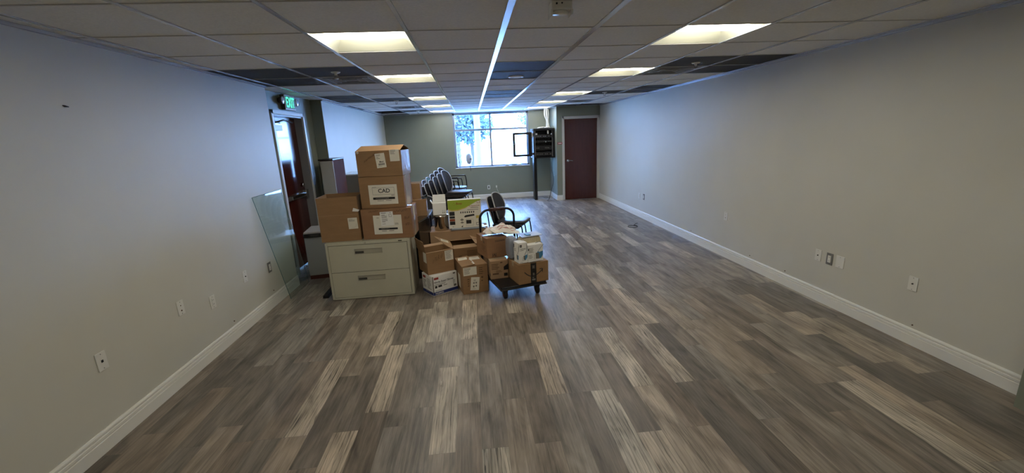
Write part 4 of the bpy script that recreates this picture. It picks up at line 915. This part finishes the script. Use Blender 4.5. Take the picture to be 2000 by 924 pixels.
mailer('mailer', 'big white mailer with red stripes on the brown carton', (.665, 1.83, zm + .018), R(10), (R(8), R(8)), .31, .22, .115, 1, 'mailer')
mailer('mailer', 'crumpled white mailer left of the striped one on the brown carton', (.535, 1.835, zm + .012), R(38), (R(2), R(2)), .19, .15, .085, 2, 'mailer', False)
mailer('mailer', 'flat white envelope under the right end of the striped mailer', (.755, 1.90, zm - .003), R(20), (R(4), R(4)), .22, .17, .03, 3, 'paper_white', False)

# ------------------------------------------------------------------ stacking chairs
def chair(name, label, loc, rz, seatm, backm, arms=False, group=None, lean=14):
    t = thing(name, label, 'chair', loc, rz, group)
    mb = MB(); mb.grid(blob((.01, 0, .455), (.225, .195, .024), 4.5), 32, 14, wrapu=True); mb.build('seat', seatm, t)
    MB().box(-.20, -.18, .419, .21, .18, .431).build('seat_pan', 'black_metal', t, bevel=.006)
    L = R(lean); hgt, wdt = .215, .205; zc = .655
    def bp_(sg, th, sc):
        def fn(u, v_):
            a = 2 * math.pi * u; rr = sc * v_; y = wdt * rr * math.copysign(abs(math.cos(a)) ** .8, math.cos(a)); z = hgt * rr * math.copysign(abs(math.sin(a)) ** .8, math.sin(a))
            if z < 0: y *= 1 - .18 * (-z / hgt)
            x = sg * th * (1 - (v_ ** 4)) - .045 * (y / wdt) ** 2 * -1
            zz = z; return (-.245 + x * math.cos(L) - zz * math.sin(L), y, zc + zz * math.cos(L) + x * math.sin(L))
        return fn
    mb = MB(); mb.grid(bp_(1, .030, .95), 36, 8, wrapu=True); mb.grid(bp_(1, -.002, .95), 36, 8, wrapu=True); mb.build('backrest', backm, t)
    mb = MB(); mb.grid(bp_(-1, .022, 1.0), 36, 8, wrapu=True); mb.grid(bp_(1, .006, 1.0), 36, 8, wrapu=True); mb.build('back_shell', backm, t)
    fr_ = bp_(1, .0, 1.0); MB().tube([fr_(i / 36, 1.0) for i in range(37)], .0085, seg=6, caps=False).build('back_rim', 'shell_pale', t)
    for s_ in (-1, 1):
        MB().tube(smoothpath([(-.33, s_ * .215, 0), (-.27, s_ * .215, .25), (-.225, s_ * .212, .42), (-.24, s_ * .19, .55), (-.262, s_ * .17, .66)]), .0105, seg=8).build('leg', 'black_metal', t)
        MB().tube(smoothpath([(.24, s_ * .215, 0), (.21, s_ * .214, .25), (.185, s_ * .212, .41), (.12, s_ * .208, .428), (-.05, s_ * .208, .428), (-.21, s_ * .212, .428)]), .0105, seg=8).build('leg', 'black_metal', t)
        if arms: MB().tube(smoothpath([(.185, s_ * .222, .41), (.19, s_ * .245, .5), (.17, s_ * .25, .66), (.12, s_ * .25, .68), (-.15, s_ * .245, .67), (-.25, s_ * .21, .62)]), .011, seg=8).build('armrest', 'black_metal', t)
    return t
def dup(root, loc, label):
    r_ = root.copy(); COL.objects.link(r_); r_.location = loc; r_['label'] = label
    for ch in list(root.children):
        c_ = ch.copy(); COL.objects.link(c_); c_.parent = r_
    return r_
rank = ['lowest', 'second lowest', 'third lowest', 'third highest', 'second highest', 'topmost']
base_c = None
for k in range(6):
    loc = (-.34 + k * .083, 5.05, k * .057); lb = rank[k] + ' chair of the near armless stack below the window'
    if k in (0, 3):
        base_c = chair('stacking_chair', lb, loc, R(-17), 'vinyl_brown', 'fabric_dark' if k == 0 else 'fabric_grey', False, 'near stack of chairs', 16)
    else: dup(base_c, loc, lb)
base_c = None
for k in range(6):
    loc = (-.46 + k * .085, 5.70, k * .058); lb = rank[k] + ' chair of the far stack with black loop arms'
    if k in (0, 2, 3):
        base_c = chair('stacking_armchair', lb, loc, R(-17), 'vinyl', {0: 'fabric_grey', 2: 'vinyl_teal', 3: 'fabric_dark'}[k], True, 'far stack of armchairs', 16)
    else: dup(base_c, loc, lb)
c1 = chair('stacking_chair', 'lower grey chair of the pair standing behind the cart', (.84, 3.17, 0), R(-24), 'vinyl', 'fabric_grey', False, 'pair of chairs behind the cart', 15)
dup(c1, (.915, 3.14, .060), 'upper grey chair of the pair standing behind the cart')
c3 = chair('stacking_chair', 'dark chair half hidden behind the two small boxes', (-.32, 3.55, .0), R(-60), 'vinyl', 'fabric_grey', False, None, 15)

# ------------------------------------------------------------------ left corner: glass, grey cabinets, table foot
t = thing('glass_sheet', 'tall clear glass sheet leaning on the left wall', 'glass sheet', (0, 0, 0))
q = [(-1.835, 1.86, .002), (-1.855, 2.46, .002), (-1.922, 2.27, 1.232), (-1.930, 1.62, 1.225)]
MB().slab(q, (1, 0, .05), .008).build('pane', 'sheet_glass', t)
mb = MB(); mb.tube([q[0], q[3]], .003, seg=4).tube([q[3], q[2]], .0025, seg=4).tube([q[2], q[1]], .0025, seg=4); mb.build('polished_edge', 'vinyl_teal', t)
t = thing('glass_sheet', 'smaller glass sheet leaning behind the tall one by the exit door', 'glass sheet', (0, 0, 0))
q = [(-1.96, 2.42, .002), (-1.88, 2.76, .002), (-2.05, 2.60, .80), (-2.06, 2.42, .98)]
MB().slab(q, (1, 0, .05), .006).build('pane', 'sheet_glass', t)

t = thing('grey_cabinet', 'low grey cabinet with pale top and black edge behind file cabinet', 'cabinet', (-1.865, 2.55, 0), R(8))
MB().box(0, 0, .05, .52, .46, .56).build('cabinet_body', 'grey_panel', t, bevel=.006)
MB().box(.004, -.002, .0, .52, .44, .05).build('plinth', 'brown_laminate', t)
MB().box(-.004, -.014, .562, .53, .02, .612).build('edge_rail', 'black_gloss', t, bevel=.010)
MB().box(-.004, .02, .562, .53, .47, .63).build('cabinet_top', 'shell_pale', t, bevel=.006)
t = thing('folding_table', 'folded table whose black foot sticks out left of file cabinet', 'table', (-1.42, 2.22, 0))
MB().hexa([(-.035, -.43, .0), (.03, -.43, .0), (.03, .14, .0), (-.035, .14, .0), (-.03, -.43, .035), (.025, -.43, .035), (.025, .14, .06), (-.03, .14, .06)]).build('foot', 'black_metal', t, bevel=.004)
MB().box(-.02, .05, .05, .02, .10, .66).build('leg', 'black_metal', t); MB().box(-.03, .03, .60, .9, .06, 1.10).build('tabletop', 'grey_panel', t, bevel=.004)
for o_ in list(t.children):
    pass
t = thing('tall_cabinet', 'tall narrow cabinet with grey front and dark brown side behind boxes', 'cabinet', (-1.895, 3.60, 0))
TW, TD, TZ = .195, .54, 1.512
MB().box(0, .018, 0, TW, TD, TZ - .022).build('cabinet_body', 'brown_laminate', t, bevel=.002)
MB().box(.006, 0, .02, TW - .004, .018, TZ - .03).build('front_panel', 'grey_laminate', t, bevel=.003)
MB().box(-.012, -.02, TZ - .02, TW + .004, TD + .004, TZ).build('top_panel', 'dark_laminate', t, bevel=.002)
t = thing('office_cabinet', 'dark grey cabinet with a glossy top along the far left wall', 'cabinet', (-1.91, 4.55, 0))
MB().box(0, 0, 0, .50, .62, 1.185).build('cabinet_body', 'plastic_grey', t, bevel=.004); MB().box(-.005, -.01, 1.186, .51, .63, 1.206).build('cabinet_top', 'wrap_white', t, bevel=.003)
